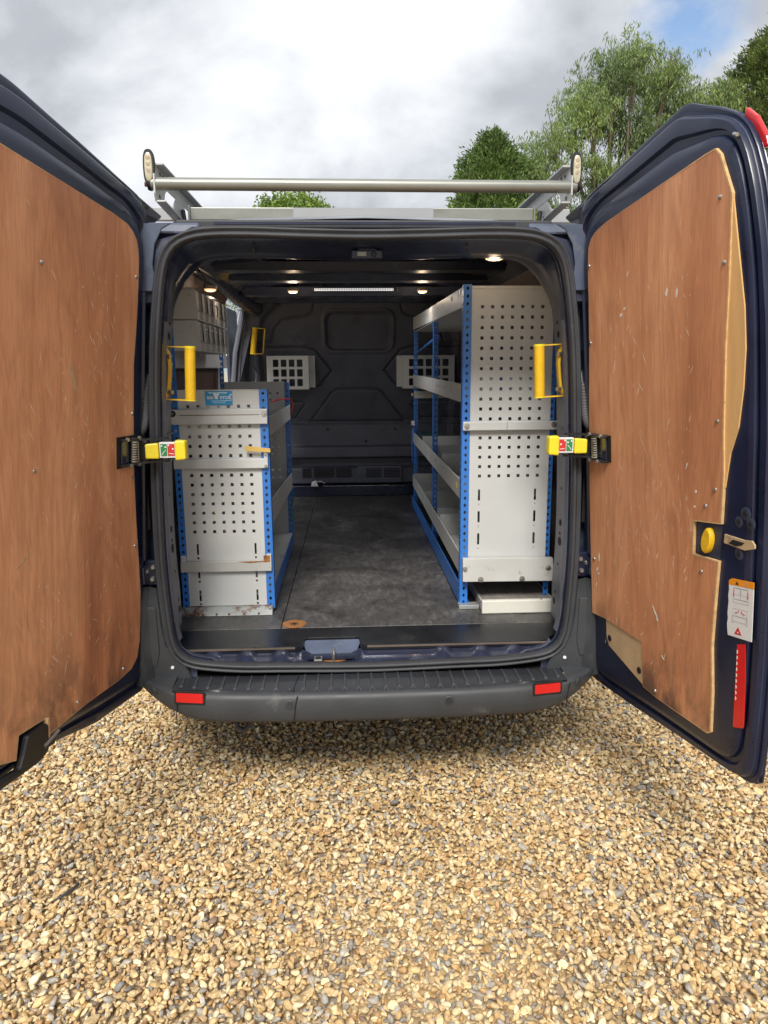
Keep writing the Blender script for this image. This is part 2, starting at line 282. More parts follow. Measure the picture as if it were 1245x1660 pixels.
# ------------------------------------------------------------------ mesh helpers
WL = {}
def V(*a): return Vector(a)
class MB:
    """collects geometry in world coordinates; build() links it as ONE mesh object"""
    def __init__(s): s.v = []; s.f = []
    def add(s, vs, fs):
        b = len(s.v); s.v += [tuple(x) for x in vs]; s.f += [[i + b for i in f] for f in fs]; return s
    def box(s, x0, x1, y0, y1, z0, z1):
        return s.hexa([(x0, y0, z0), (x1, y0, z0), (x1, y1, z0), (x0, y1, z0), (x0, y0, z1), (x1, y0, z1), (x1, y1, z1), (x0, y1, z1)])
    def hexa(s, p): return s.add(p, [(3, 2, 1, 0), (4, 5, 6, 7), (0, 1, 5, 4), (1, 2, 6, 5), (2, 3, 7, 6), (3, 0, 4, 7)])
    def prism(s, poly, fr, w0, w1):
        """polygon in a frame fr(u,v,w) with thickness"""
        n = len(poly); tri = tessellate_polygon([[Vector((a, b, 0)) for a, b in poly]])
        vs = [fr(a, b, w0) for a, b in poly] + [fr(a, b, w1) for a, b in poly]
        fs = [tuple(t) for t in tri] + [tuple(i + n for i in reversed(t)) for t in tri]
        return s.add(vs, fs + [(i, (i + 1) % n, (i + 1) % n + n, i + n) for i in range(n)])
    def tube(s, pts, r, n=10, closed=False, cap=True):
        pts = [Vector(p) for p in pts]; rs = r if isinstance(r, (list, tuple)) else [r] * len(pts)
        vs = []; up = None
        for i, p in enumerate(pts):
            a = pts[i - 1] if (i or closed) else p; b = pts[(i + 1) % len(pts)] if (i < len(pts) - 1 or closed) else p
            t = (b - a).normalized() if (b - a).length > 1e-9 else Vector((0, 0, 1))
            if up is None: up = t.orthogonal().normalized()
            up = (up - t * up.dot(t)); up = up.normalized() if up.length > 1e-6 else t.orthogonal().normalized()
            sd_ = t.cross(up)
            vs += [p + (up * math.cos(2 * PI * k / n) + sd_ * math.sin(2 * PI * k / n)) * rs[i] for k in range(n)]
        m = len(pts); fs = []
        for i in range(m if closed else m - 1):
            j = (i + 1) % m
            fs += [(i * n + k, i * n + (k + 1) % n, j * n + (k + 1) % n, j * n + k) for k in range(n)]
        if cap and not closed: fs += [tuple(reversed(range(n))), tuple((m - 1) * n + k for k in range(n))]
        return s.add(vs, fs)
    def loft(s, rings, closed_ring=True, cap0=False, cap1=False, closed=False):
        n = len(rings[0]); vs = [p for r in rings for p in r]; fs = []; m = len(rings)
        for i in range(m if closed else m - 1):
            j = (i + 1) % m
            for k in range(n if closed_ring else n - 1):
                k2 = (k + 1) % n; fs.append((i * n + k, i * n + k2, j * n + k2, j * n + k))
        if cap0: fs.append(tuple(reversed(range(n))))
        if cap1: fs.append(tuple((m - 1) * n + k for k in range(n)))
        return s.add(vs, fs)
    def disc(s, c, ax, r, h, n=14, r2=None):
        c = Vector(c); ax = Vector(ax).normalized(); return s.tube([c, c + ax * h * .7, c + ax * h], [r, r, (r2 if r2 is not None else r * .75)], n)
    def grid_panel(s, us, vs_, holes, fr):
        """flat sheet in frame fr(u,v) split on breakpoints, cells inside a hole rectangle left out"""
        us = sorted(set(round(x, 5) for x in us)); vs_ = sorted(set(round(x, 5) for x in vs_)); hs = {(round(a, 5), round(b, 5)) for a, b in holes}
        idx = {}; P = []; F = []
        def g(i, j):
            if (i, j) not in idx: idx[(i, j)] = len(P); P.append(fr(us[i], vs_[j]))
            return idx[(i, j)]
        for i in range(len(us) - 1):
            for j in range(len(vs_) - 1):
                if (us[i], vs_[j]) in hs: continue
                F.append((g(i, j), g(i + 1, j), g(i + 1, j + 1), g(i, j + 1)))
        return s.add(P, F)
    def diamond_strip(s, fr, w, h, pitch, rx, rz):
        n = max(1, int(h / pitch)); p = h / n
        for k in range(n):
            b = k * p; c = b + p / 2
            vs = [fr(0, b), fr(w, b), fr(w, b + p), fr(0, b + p), fr(w / 2, c - rz), fr(w / 2 + rx, c), fr(w / 2, c + rz), fr(w / 2 - rx, c)]
            s.add(vs, [(0, 1, 4), (1, 5, 4), (1, 2, 5), (2, 6, 5), (2, 3, 6), (3, 7, 6), (3, 0, 7), (0, 4, 7)])
        return s
    def build(s, name, m, parent=None, smooth=False, bevel=0, solid=0, sub=0, merge=False, label=None):
        me = bpy.data.meshes.new(name); L = Vector((0, 0, 0))
        if parent is None and s.v:
            a = np.array(s.v); L = Vector(((a[:, 0].min() + a[:, 0].max()) / 2, (a[:, 1].min() + a[:, 1].max()) / 2, a[:, 2].min()))
        me.from_pydata([(x - L.x, y - L.y, z - L.z) for x, y, z in s.v] if parent is None else s.v, [], s.f); me.update()
        if merge or s.f:
            bm = bmesh.new(); bm.from_mesh(me)
            if merge: bmesh.ops.remove_doubles(bm, verts=bm.verts, dist=1e-5)
            bmesh.ops.recalc_face_normals(bm, faces=bm.faces); bm.to_mesh(me); bm.free()
        me.materials.append(MATS[m]); o = bpy.data.objects.new(name, me); COL.objects.link(o); o.location = L; WL[o] = L
        if smooth:
            me.polygons.foreach_set('use_smooth', [True] * len(me.polygons))
            if smooth != 'full':
                try: me.set_sharp_from_angle(angle=math.radians(38))
                except Exception: pass
        if solid: md = o.modifiers.new('solid', 'SOLIDIFY'); md.thickness = solid; md.offset = 0
        if sub: md = o.modifiers.new('sub', 'SUBSURF'); md.levels = md.render_levels = sub
        if bevel: md = o.modifiers.new('bevel', 'BEVEL'); md.width = bevel; md.segments = 2; md.limit_method = 'ANGLE'; md.angle_limit = math.radians(40)
        if parent is not None: setpar(o, parent)
        if label: o['label'] = label
        return o
def setpar(o, p):
    o.parent = p; o.matrix_parent_inverse = Matrix.Translation(-WL[p])
def tag(o, label, cat, group=None, kind=None):
    if label: o['label'] = label
    if cat: o['category'] = cat
    if group: o['group'] = group
    if kind: o['kind'] = kind
    return o
def thing(name, label, cat, loc, group=None):
    o = bpy.data.objects.new(name, None); COL.objects.link(o); o.location = loc; o.empty_display_size = .1; WL[o] = Vector(loc)
    return tag(o, label, cat, group)
def smooth_path(pts, n, closed=True):
    """Catmull-Rom through 2D points, resampled to n even points"""
    P = [np.array(p, float) for p in pts]; m = len(P); out_ = []
    for i in range(m if closed else m - 1):
        a, b, c, d = (P[(i - 1) % m], P[i], P[(i + 1) % m], P[(i + 2) % m]) if closed else (P[max(i - 1, 0)], P[i], P[i + 1], P[min(i + 2, m - 1)])
        for k in range(12):
            t = k / 12; out_.append(.5 * ((2 * b) + (c - a) * t + (2 * a - 5 * b + 4 * c - d) * t * t + (3 * b - a - 3 * c + d) * t ** 3))
    if not closed: out_.append(P[-1])
    A = np.array(out_); B = np.vstack([A, A[:1]]) if closed else A
    L = np.r_[0, np.cumsum(np.linalg.norm(np.diff(B, axis=0), axis=1))]; s = np.linspace(0, L[-1], n, endpoint=not closed)
    return np.stack([np.interp(s, L, B[:, k]) for k in range(2)], 1)

# ------------------------------------------------------------------ ground
g = MB(); g.add([(-400, -300, 0), (400, -300, 0), (400, 600, 0), (-400, 600, 0)], [(0, 1, 2, 3)])
tag(g.build('gravel_ground', 'gravel_bed'), None, None, kind='structure')

def make_gravel():
    src = bpy.data.collections.new('pebble_shapes'); NV = 9
    for i in range(NV):
        bm = bmesh.new(); bmesh.ops.create_icosphere(bm, subdivisions=2, radius=1)
        pl = [(Vector(rng.normal(size=3)).normalized(), rng.uniform(.42, .78)) for _ in range(11)]
        sc3 = (1, rng.uniform(.52, .88), rng.uniform(.40, .68)); sk = rng.uniform(-.25, .25)
        for v in bm.verts:
            for n_, d in pl:
                q = v.co.dot(n_) - d
                if q > 0: v.co -= n_ * q * .92
            v.co = Vector((v.co.x * sc3[0] + sk * v.co.y, v.co.y * sc3[1], v.co.z * sc3[2]))
        for f in bm.faces: f.smooth = i % 2 == 0
        me = bpy.data.meshes.new('pebble'); bm.to_mesh(me); bm.free(); me.materials.append(MATS['pebble'])
        o = bpy.data.objects.new('pebble_%02d' % i, me); src.objects.link(o)
    def scatter(x0, x1, y0, y1, sp, smin, smax, z, skip=None):
        xs = np.arange(x0, x1, sp); ys = np.arange(y0, y1, sp); X, Y = np.meshgrid(xs, ys); X = X.ravel(); Y = Y.ravel()
        X = X + rng.uniform(-.6, .6, X.size) * sp; Y = Y + rng.uniform(-.6, .6, Y.size) * sp
        if skip is not None:
            k = ~((X > skip[0]) & (X < skip[1]) & (Y > skip[2]) & (Y < skip[3])); X = X[k]; Y = Y[k]
        S = smin * (smax / smin) ** (rng.beta(1.7, 2.6, X.size)); Z = z + rng.uniform(-.004, .004, X.size) + .006 * np.sin(X * 5 + 1) * np.cos(Y * 4)
        return np.stack([X, Y, Z, S], 1)
    inner = (-1.75, 1.75, -1.35, 1.2)
    pts = np.vstack([scatter(*inner, .0155, .0070, .0165, .012), scatter(*inner, .0205, .0080, .0200, .020), scatter(*inner, .060, .0130, .0215, .024),
                     scatter(-4.2, 4.2, -3.4, 4.5, .021, .009, .017, .012, inner)])
    n = len(pts); me = bpy.data.meshes.new('gravel'); me.from_pydata(pts[:, :3].tolist(), [], [])
    def attr(nm, ty, data, key):
        a = me.attributes.new(nm, ty, 'POINT'); a.data.foreach_set(key, np.ascontiguousarray(data).ravel())
    attr('rot', 'FLOAT_VECTOR', np.stack([rng.normal(0, .45, n), rng.normal(0, .45, n), rng.uniform(0, 6.28, n)], 1).astype('f4'), 'vector')
    attr('scl', 'FLOAT_VECTOR', (pts[:, 3:4] * rng.uniform(.85, 1.25, (n, 3))).astype('f4'), 'vector')
    attr('pick', 'INT', rng.integers(0, NV, n).astype('i4'), 'value')
    pal = np.array([(.67, .50, .265), (.61, .43, .205), (.51, .32, .14), (.71, .57, .33), (.75, .64, .43), (.42, .27, .14), (.34, .315, .28), (.46, .43, .375), (.26, .19, .14), (.60, .42, .24), (.25, .24, .22)])
    w = np.array([.20, .16, .10, .16, .13, .045, .05, .06, .02, .07, .025]); w = w / w.sum()
    c = pal[rng.choice(len(pal), n, p=w)] * rng.uniform(.82, 1.15, (n, 1)); c = np.clip(c * 1.04, 0, .86)
    attr('tint', 'FLOAT_COLOR', np.c_[c, np.ones(n)].astype('f4'), 'color')
    o = bpy.data.objects.new('gravel_stones', me); COL.objects.link(o)
    t = bpy.data.node_groups.new('scatter_stones', 'GeometryNodeTree')
    t.interface.new_socket('Geometry', in_out='INPUT', socket_type='NodeSocketGeometry'); t.interface.new_socket('Geometry', in_out='OUTPUT', socket_type='NodeSocketGeometry')
    gi = t.nodes.new('NodeGroupInput'); go = t.nodes.new('NodeGroupOutput'); m2p = t.nodes.new('GeometryNodeMeshToPoints'); iop = t.nodes.new('GeometryNodeInstanceOnPoints')
    ci = t.nodes.new('GeometryNodeCollectionInfo'); ci.inputs['Collection'].default_value = src; ci.inputs['Separate Children'].default_value = True; ci.inputs['Reset Children'].default_value = True
    def na(nm, ty):
        a = t.nodes.new('GeometryNodeInputNamedAttribute'); a.data_type = ty; a.inputs[0].default_value = nm; return a.outputs[0]
    t.links.new(gi.outputs[0], m2p.inputs[0]); t.links.new(m2p.outputs[0], iop.inputs['Points']); t.links.new(ci.outputs[0], iop.inputs['Instance'])
    iop.inputs['Pick Instance'].default_value = True; t.links.new(na('pick', 'INT'), iop.inputs['Instance Index'])
    e2r = t.nodes.new('FunctionNodeEulerToRotation'); t.links.new(na('rot', 'FLOAT_VECTOR'), e2r.inputs[0]); t.links.new(e2r.outputs[0], iop.inputs['Rotation'])
    t.links.new(na('scl', 'FLOAT_VECTOR'), iop.inputs['Scale']); t.links.new(iop.outputs[0], go.inputs[0])
    md = o.modifiers.new('scatter', 'NODES'); md.node_group = t
    tag(o, 'loose golden brown and grey pebbles covering the yard under the van', 'gravel', kind='stuff')
make_gravel()

# ------------------------------------------------------------------ van body
F = .57
van = thing('van', 'dark navy panel van seen from behind with both rear doors wide open', 'van', (0, 2.4, 0))
SEALH = [(0, .523), (.30, .529), (.46, .533), (.60, .549), (.655, .575), (.682, .62), (.694, .70), (.704, .90), (.701, 1.15), (.692, 1.36), (.679, 1.58), (.661, 1.74), (.640, 1.86), (.610, 1.92), (.565, 1.950), (.50, 1.964), (.38, 1.967), (.19, 1.962)]
seal_ctl = SEALH + [(0, 1.959)] + [(-x, z) for x, z in reversed(SEALH[1:])]
NS = 200; SP = smooth_path(seal_ctl, NS)
tg = np.roll(SP, -1, 0) - np.roll(SP, 1, 0); tg /= np.linalg.norm(tg, axis=1)[:, None]; SN = np.stack([tg[:, 1], -tg[:, 0]], 1)   # outward
def sring(off, y, dz=0):
    return [(SP[i, 0] + SN[i, 0] * off, y, SP[i, 1] + SN[i, 1] * off + dz) for i in range(NS)]
# rubber door seal, double lipped
prof = [(.0145, .004), (.0155, -.010), (.012, -.017), (.007, -.016), (.004, -.009), (.000, -.010), (-.003, -.018), (-.008, -.024), (-.0145, -.021), (-.017, -.008), (-.016, .010), (-.009, .014), (.008, .010)]
MB().loft([sring(a, b) for a, b in prof], closed=True).build('door_seal', 'rubber', van, smooth='full')
# navy reveal inside the seal
rv = [(-.010, .006), (-.016, .012), (-.020, .020), (-.019, .030)]
MB().loft([[(SP[i, 0] + SN[i, 0] * a * (.45 if SP[i, 1] < .54 else 1), b, SP[i, 1] + SN[i, 1] * a * (.45 if SP[i, 1] < .54 else 1)) for i in range(NS)] for a, b in rv]).build('opening_flange', 'navy', van, smooth='full')
def half(i): return SP[i, 1]
top_idx = [i for i in range(NS) if SP[i, 1] > 1.70]; side_r = [i for i in range(NS) if .60 < SP[i, 1] <= 1.72 and SP[i, 0] > 0]; side_l = [i for i in range(NS) if .60 < SP[i, 1] <= 1.72 and SP[i, 0] < 0]
def srow(idx, off, y):
    r = []
    for i in idx:
        x = SP[i, 0] + SN[i, 0] * off
        if y > .075 and SP[i, 1] < 1.1: x = math.copysign(max(abs(x), .692 + .06 * (y - .08)), x)
        r.append((x, y, SP[i, 1] + SN[i, 1] * off))
    return r
HP = ((-.019, .028), (-.026, .045), (-.030, .085), (-.042, .105), (-.044, .17), (-.030, .185), (-.028, .23), (-.038, .25), (-.034, .31), (-.01, .335), (.05, .34))
PP = ((-.019, .028), (-.024, .050), (-.020, .072), (-.013, .085), (-.006, .14), (-.004, .16), (.000, .20), (.002, .225), (.004, .245), (.04, .255), (.09, .265))
def blend_row(k):
    r = []
    for i in top_idx:
        w = float(np.clip((SP[i, 1] - 1.74) / .205, 0, 1)); w = w * w * (3 - 2 * w)
        o_ = PP[k][0] * (1 - w) + HP[k][0] * w; y_ = PP[k][1] * (1 - w) + HP[k][1] * w
        r.append((SP[i, 0] + SN[i, 0] * o_, y_, SP[i, 1] + SN[i, 1] * o_))
    return r
m = MB().loft([blend_row(k) for k in range(11)], closed_ring=False)
m.build('header_beam', 'navy_inner', van, smooth=True)
for idx in (side_r, side_l):
    m = MB().loft([srow(idx, a, b) for a, b in PP], closed_ring=False)
    p = m.build('rear_pillar', 'pillar_metal', van, smooth=True)
    s = 1 if SP[idx[0], 0] > 0 else -1
    h = MB()
    for z, r in ((1.12, .006), (.995, .012), (.955, .006), (.925, .016), (.84, .005), (.735, .006), (.70, .013), (1.50, .009), (1.66, .012), (1.70, .006)):
        x = np.interp(z, [.6, .7, .9, 1.15, 1.36, 1.58, 1.74], [.67, .695, .706, .706, .697, .682, .663]) - .0425
        h.disc((s * (x + .034), .155, z), (-s, 0, 0), r, .0012, 14, r)
    h.build('pillar_hole', 'hole', p)['kind'] = 'stuff'
    h = MB()
    for z in (1.44, 1.33, 1.24, 1.62): h.box(min(s * .680, s * .700), max(s * .680, s * .700), .11, .20, z, z + .004)
    h.build('pillar_rib', 'pillar_metal', p)['kind'] = 'stuff'
# rear face between the seal and the body sides: stepped hinge recess
def rear_half(s):
    idx = [i for i in range(NS) if SP[i, 0] * s > -.004]
    if s < 0: idx = [i for i in idx if i > NS // 2 - 2] + [i for i in idx if i < 3 and i <= NS // 2 - 2]
    idx.sort(key=lambda i: (SP[i, 0] * s if SP[i, 1] < 1 else 2 - SP[i, 0] * s) if False else 0)
    return idx
def body_x(z): return float(np.interp(z, [.33, .5, .9, 1.1, 1.5, 1.8, 1.92, 1.99, 2.03, 2.06], [.93, .95, .955, .935, .875, .80, .755, .70, .62, .40]))
secH = [(.0, .36), (.93, .36), (.95, .5), (.955, .9), (.935, 1.1), (.875, 1.5), (.80, 1.80), (.77, 1.90), (.735, 1.96), (.68, 2.00), (.60, 2.025), (.40, 2.045), (0, 2.055)]
# corner panels of the rear face, from the seal outwards
for s in (1, -1):
    zs = np.r_[np.linspace(.50, 1.90, 60), 1.94, 1.965, 1.985]
    def sx(z):
        return float(np.interp(z, [.523, .549, .575, .62, .70, .90, 1.15, 1.36, 1.58, 1.74, 1.86, 1.92, 1.95, 1.964, 1.967], [.60, .60, .655, .682, .694, .704, .701, .692, .679, .661, .640, .610, .565, .50, .45]))
    rows = []
    for z in zs:
        a = sx(z) + .004; b = min(body_x(z), .955) * float(np.interp(z, [.5, 1.5, 1.85], [.885, .90, 1.0])); rec = .06 if .60 < z < 1.74 else .0
        xs_ = [a, a + .010, a + .012, a + .05, a + .085, a + .10, max(b - .02, a + .11), max(b, a + .12)]
        ys_ = [.006, .006, .006 + rec * .9, .012 + rec, .012 + rec, .035 + rec * .5, .05, .085]
        rows.append([(s * x, y, z) for x, y in zip(xs_, ys_)])
    MB().loft(rows, closed_ring=False).build('rear_corner_panel', 'navy_dusty', van, smooth=True)
    # upper corner gussets, sky reflection put in their paler blue, and a weld line
    m = MB(); m.prism([(.655, 1.79), (.665, 1.87), (.655, 1.93), (.63, 1.975), (.60, 1.992), (.70, 1.992), (.735, 1.95), (.76, 1.88), (.765, 1.79)], lambda u, v, w: (s * u, w, v), -.004, .004)
    c_ = m.build('corner_gusset', 'navy_pale', van, bevel=.003)
    m = MB(); m.prism([(.70, 1.60), (.70, 1.775), (.75, 1.775), (.765, 1.60)], lambda u, v, w: (s * u, w, v), .052, .060); m.build('pillar_plate', 'navy_pale', van, bevel=.002)
    # hinge recess fittings
    for z0, z1, x0, x1 in ((1.62, 1.68, .715, .75), (1.02, 1.24, .735, .765)):
        MB().box(min(s * x0, s * x1), max(s * x0, s * x1), .03, .07, z0, z1).build('recess_bracket', 'black', van, bevel=.004)
    for z in (1.55, .885):
        h = MB(); h.box(min(s * .712, s * .80), max(s * .712, s * .80), .010, .05, z - .055, z + .035); h.box(min(s * .75, s * .80), max(s * .75, s * .80), -.03, .02, z - .04, z + .02)
        hg = h.build('door_hinge', 'navy', van, bevel=.006)
        b = MB()
        for dz, dx_ in ((-.030, .735), (.012, .73), (-.002, .752)): b.disc((s * dx_, .010, z + dz), (0, -1, 0), .009, .010, 6)
        b.build('bolt', 'steel' if z < 1 else 'navy_dusty', hg)
    for z in (1.48, 1.585, 1.64):
        MB().disc((s * .728, .062, z), (0, -1, 0), .010, .02, 12).build('rubber_plug', 'navy_dusty', van, smooth=True)
    # folds pressed in the recess
    for (za, zb) in ((1.60, 1.53), (1.53, 1.46)):
        MB().tube([(s * .712, .058, za), (s * .735, .058, (za + zb) / 2 + .02), (s * .77, .05, zb)], .006, 8).build('pressed_fold', 'navy', van, smooth=True)
    # corrugated loom conduit: hangs down the pillar and loops back up to the door
    cpts = [(s * .712, .045, 1.53), (s * .716, .03, 1.50), (s * .720, .02, 1.46), (s * .722, .01, 1.42), (s * .725, -.002, 1.385), (s * .735, -.012, 1.358), (s * .752, -.02, 1.352), (s * .766, -.025, 1.375), (s * .769, -.028, 1.41), (s * .763, -.03, 1.445), (s * .775, -.032, 1.475)]
    ar = smooth_path([(i, 0) for i in range(2)], 2, False)
    P3 = []
    for i in range(len(cpts) - 1):
        a, b, c, d = (Vector(cpts[max(i - 1, 0)]), Vector(cpts[i]), Vector(cpts[i + 1]), Vector(cpts[min(i + 2, len(cpts) - 1)]))
        for k in range(12):
            t = k / 12; P3.append(.5 * ((2 * b) + (c - a) * t + (2 * a - 5 * b + 4 * c - d) * t * t + (3 * b - a - 3 * c + d) * t ** 3))
    MB().tube(P3, [.0165 if (i < 14) else (.0175 if i % 3 else .0145) for i in range(len(P3))], 14).build('cable_conduit', 'conduit', van, smooth='full')
    # door stop switch and pale screw by the sill
    MB().disc((s * .682, -.014, .545), (0, -1, .2), .006, .005, 10).build('trim_screw', 'white', van)
    # lower black corner trim of the bumper
    z_ = [.49, .56, .62, .70, .78, .825, .83]
    rows = []
    for z in z_:
        a = sx(z) + .016; rows.append([(s * a, -.006, z), (s * (a + .004), -.014, z), (s * (a + .035), -.012 + .02 * (z > .8), z), (s * (.742 + (z - .5) * .03), -.016 if z < .8 else .0, z), (s * (.765 + (z - .5) * .03), -.050 if z < .8 else -.02, z), (s * (.80 + (z - .5) * .03), -.040 if z < .8 else -.01, z), (s * .86, .03, z), (s * .94, .14, z)])
    MB().loft(rows, closed_ring=False).build('corner_trim', 'bumper', van, smooth=True)
    MB().prism([(.722, .60), (.725, .765), (.752, .765), (.752, .56), (.735, .55)], lambda u, v, w: (s * u, w, v), -.021, -.013).build('trim_inset', 'bumper', van, bevel=.003)
    # tail lamp on the outer corner
    MB().box(min(s * .80, s * .90), max(s * .80, s * .90), .005, .05, .90, 1.40).build('tail_lamp', 'red_lens', van, bevel=.01)

# outer shell (roof, sides) with the side door opening on the left, then bonnet
def section(y, fx=1, top=2.055):
    k = top / 2.055
    return [(x * fx, y, .36 + (z - .36) * (top - .36) / (2.055 - .36)) for x, z in secH]
ys_body = [.06, .10, .2, .35, .6, 1.0, 1.4, 1.74, 1.86, 2.3, 2.75, 2.92, 3.3, 3.7]
def taper(sec, k):
    return [(x * (1 - (1 - k) * float(np.interp(z, [.36, 1.5, 1.85], [1, .87, 0]))), y, max(z, .36 + .17 * float(np.clip((.6 - y) / .3, 0, 1)))) for x, y, z in sec]
full = lambda sec: sec + [(-x, y, z) for x, y, z in reversed(sec[1:-1])]
rings = [full(taper(section(y, 1, 2.055 - (.035 if y < .08 else (.02 if y < .2 else 0))), float(np.interp(y, [.06, .1, .2, .35, .6], [.885, .91, .95, .98, 1])))) for y in ys_body]
nR = len(rings[0]); m = MB(); vs_ = [p for r in rings for p in r]; fs_ = []
for i in range(len(rings) - 1):
    for k in range(nR):
        k2 = (k + 1) % nR; xm = (rings[i][k][0] + rings[i][k2][0]) / 2; zm = (rings[i][k][2] + rings[i][k2][2]) / 2; ym = (ys_body[i] + ys_body[i + 1]) / 2
        if xm < -.75 and .45 < zm < 1.95 and 1.74 < ym < 2.92: continue
        if abs(xm) < .6 and zm < .5: pass
        fs_.append((i * nR + k, i * nR + k2, (i + 1) * nR + k2, (i + 1) * nR + k))
m.add(vs_, fs_); m.build('body_shell', 'navy', van, smooth=True)
cab = [(3.7, 1, 2.055), (4.0, 1, 2.03), (4.35, .97, 1.85), (4.75, .95, 1.45), (5.2, .95, 1.12), (5.6, .92, 1.02), (5.85, .86, .85), (5.9, .8, .55)]
rings = [full(section(y, fx, tp)) for y, fx, tp in cab]
MB().loft(rings, cap1=True).build('cab', 'navy', van, smooth=True)
for s in (1, -1):
    MB().add([(s * .885, 3.85, 1.30), (s * .80, 3.95, 1.82), (s * .79, 4.30, 1.78), (s * .875, 4.75, 1.32)], [(0, 1, 2, 3)]).build('cab_window', 'glass_dark', van, solid=.03)
    for y in (1.0, 4.85):
        MB().tube([(s * .70, y, .34), (s * .72, y, .34), (s * .89, y, .34), (s * .91, y, .34)], [.27, .34, .34, .27], 28).build('wheel', 'tyre', van, smooth=True)
MB().box(-.70, .70, .07, 5.6, .40, .46).build('underbody', 'black', van)
# gutter / roof trailing edge over the doors
m = MB(); m.box(-.60, .60, .045, .10, 1.985, 2.012); m.build('roof_edge', 'rubber', van, bevel=.006)
for s in (1, -1):
    MB().hexa([(min(s * .52, s * .70), .02, 1.965), (max(s * .52, s * .70), .02, 1.965), (max(s * .52, s * .70), .20, 1.98), (min(s * .52, s * .70), .20, 1.98), (min(s * .52, s * .685), .03, 2.00), (max(s * .52, s * .685), .03, 2.00), (max(s * .52, s * .66), .20, 2.02), (min(s * .52, s * .66), .20, 2.02)]).build('roof_corner', 'navy_pale', van, bevel=.008)
MB().box(-.47, .47, -.008, .0, 1.988, 1.996).build('roof_lip', 'navy', van)
# interior skins
def inner_sec(y):
    return [(-.80, y, .575), (-.80, y, 1.20), (-.775, y, 1.6), (-.745, y, 1.85), (-.70, y, 1.95), (-.62, y, 1.995), (-.3, y, 2.012), (0, y, 2.016), (.3, y, 2.012), (.62, y, 1.995), (.70, y, 1.95), (.745, y, 1.85), (.775, y, 1.6), (.80, y, 1.20), (.80, y, .575)]
m = MB(); A = [inner_sec(y) for y in (.30, 1.0, 1.74)]; m.loft([[p for p in r[4:11]] for r in A + [inner_sec(2.3), inner_sec(3.0)]], closed_ring=False); m.build('roof_lining', 'navy', van, smooth=True)
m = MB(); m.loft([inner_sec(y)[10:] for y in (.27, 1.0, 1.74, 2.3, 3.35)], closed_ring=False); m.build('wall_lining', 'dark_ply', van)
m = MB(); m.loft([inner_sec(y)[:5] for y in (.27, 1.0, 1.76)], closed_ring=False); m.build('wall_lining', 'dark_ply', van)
# left wall ahead of the side door, with door jambs
MB().box(-.93, -.905, 3.02, 3.45, .57, 1.98).build('door_jamb', 'navy_dusty', van, bevel=.005); MB().box(-.95, -.79, 1.74, 1.80, .57, 1.60).build('door_jamb', 'navy_dusty', van, bevel=.005)
m = MB()   # leaning front jamb, ribbed
for k, (dx_, dy_) in enumerate(((0, 0), (.022, .05), (.04, .10))):
    m.tube([(-.90 + dx_, 2.93 + dy_, .6), (-.893 + dx_, 2.93 + dy_, 1.30), (-.853 + dx_, 2.93 + dy_, 1.66), (-.788 + dx_, 2.93 + dy_, 1.95)], .018, 8)
m.build('jamb_seal', 'pillar_metal', van, smooth=True)
MB().add([(-.885, 2.98, .6), (-.878, 2.98, 1.3), (-.77, 2.98, 1.97), (-.70, 3.0, 1.99), (-.80, 3.36, 1.3), (-.80, 3.36, .6), (-.60, 3.02, 2.0)], [(0, 1, 4, 5), (1, 2, 3, 4), (3, 6, 4)]).build('jamb_cover', 'bulkhead', van, solid=.004)
MB().box(-.80, -.70, 1.74, 2.99, 1.965, 1.99).build('door_header', 'navy', van, bevel=.01)
MB().tube([(-.70, .30, 1.965), (-.70, 1.2, 1.972), (-.70, 2.2, 1.965), (-.70, 3.0, 1.955)], [.03, .035, .05, .05], 10).build('roof_rail', 'navy', van, smooth=True)
MB().box(-.93, -.80, 1.74, 3.0, .50, .572).build('door_step', 'bumper', van)

# floor
def floor_piece(poly, z0, z1, mt, nm, **k): return MB().prism(poly, lambda u, v, w: (u, v, w), z0, z1).build(nm, mt, van, bevel=.002, **k)
floor_piece([(-.336, .285), (.80, .285), (.80, 3.33), (-.318, 3.33)], .556, .570, 'floor_ply', 'floor_board')
floor_piece([(-.80, .285), (-.339, .285), (-.321, 3.33), (-.80, 3.33)], .556, .570, 'floor_ply', 'floor_board')
floor_piece([(-.80, .282), (-.80, .20), (-.735, .175), (-.700, .150), (-.685, .118), (-.67, .098), (-.64, .090), (-.27, .090), (-.252, .097), (-.245, .112), (-.240, .165), (-.228, .178), (-.05, .178), (-.038, .168), (-.034, .112), (-.027, .097), (-.01, .090), (.62, .090), (.65, .100), (.665, .13), (.70, .16), (.80, .19), (.80, .282)], .550, .569, 'black_gloss', 'threshold_board')
MB().prism([(-.665, .0885), (-.27, .0885), (-.27, .0905), (-.665, .0905)], lambda u, v, w: (u, v, w), .560, .5665).build('board_edge', 'edge_dark', van)
MB().prism([(-.01, .0885), (.645, .0885), (.645, .0905), (-.01, .0905)], lambda u, v, w: (u, v, w), .560, .5665).build('board_edge', 'edge_dark', van)
m = MB(); m.disc((-.289, .325, .5705), (0, 0, 1), .047, .0012, 28, .047); kn = m.build('wood_plug', 'rust_orange', van)
m = MB()
for a in (0, .9, 1.7, 2.5): m.add([(-.289 + math.cos(a) * r_ - math.sin(a) * w_, .325 + math.sin(a) * r_ + math.cos(a) * w_, .5722) for r_, w_ in ((-.02, -.002), (.02, -.002), (.02, .002), (-.02, .002))], [(0, 1, 2, 3)])
m.build('plug_cut', 'black', kn)['kind'] = 'stuff'
m = MB(); m.disc((.136, .15, .5692), (0, 0, 1), .032, .0008, 24, .032); m.build('floor_recess', 'black', van)
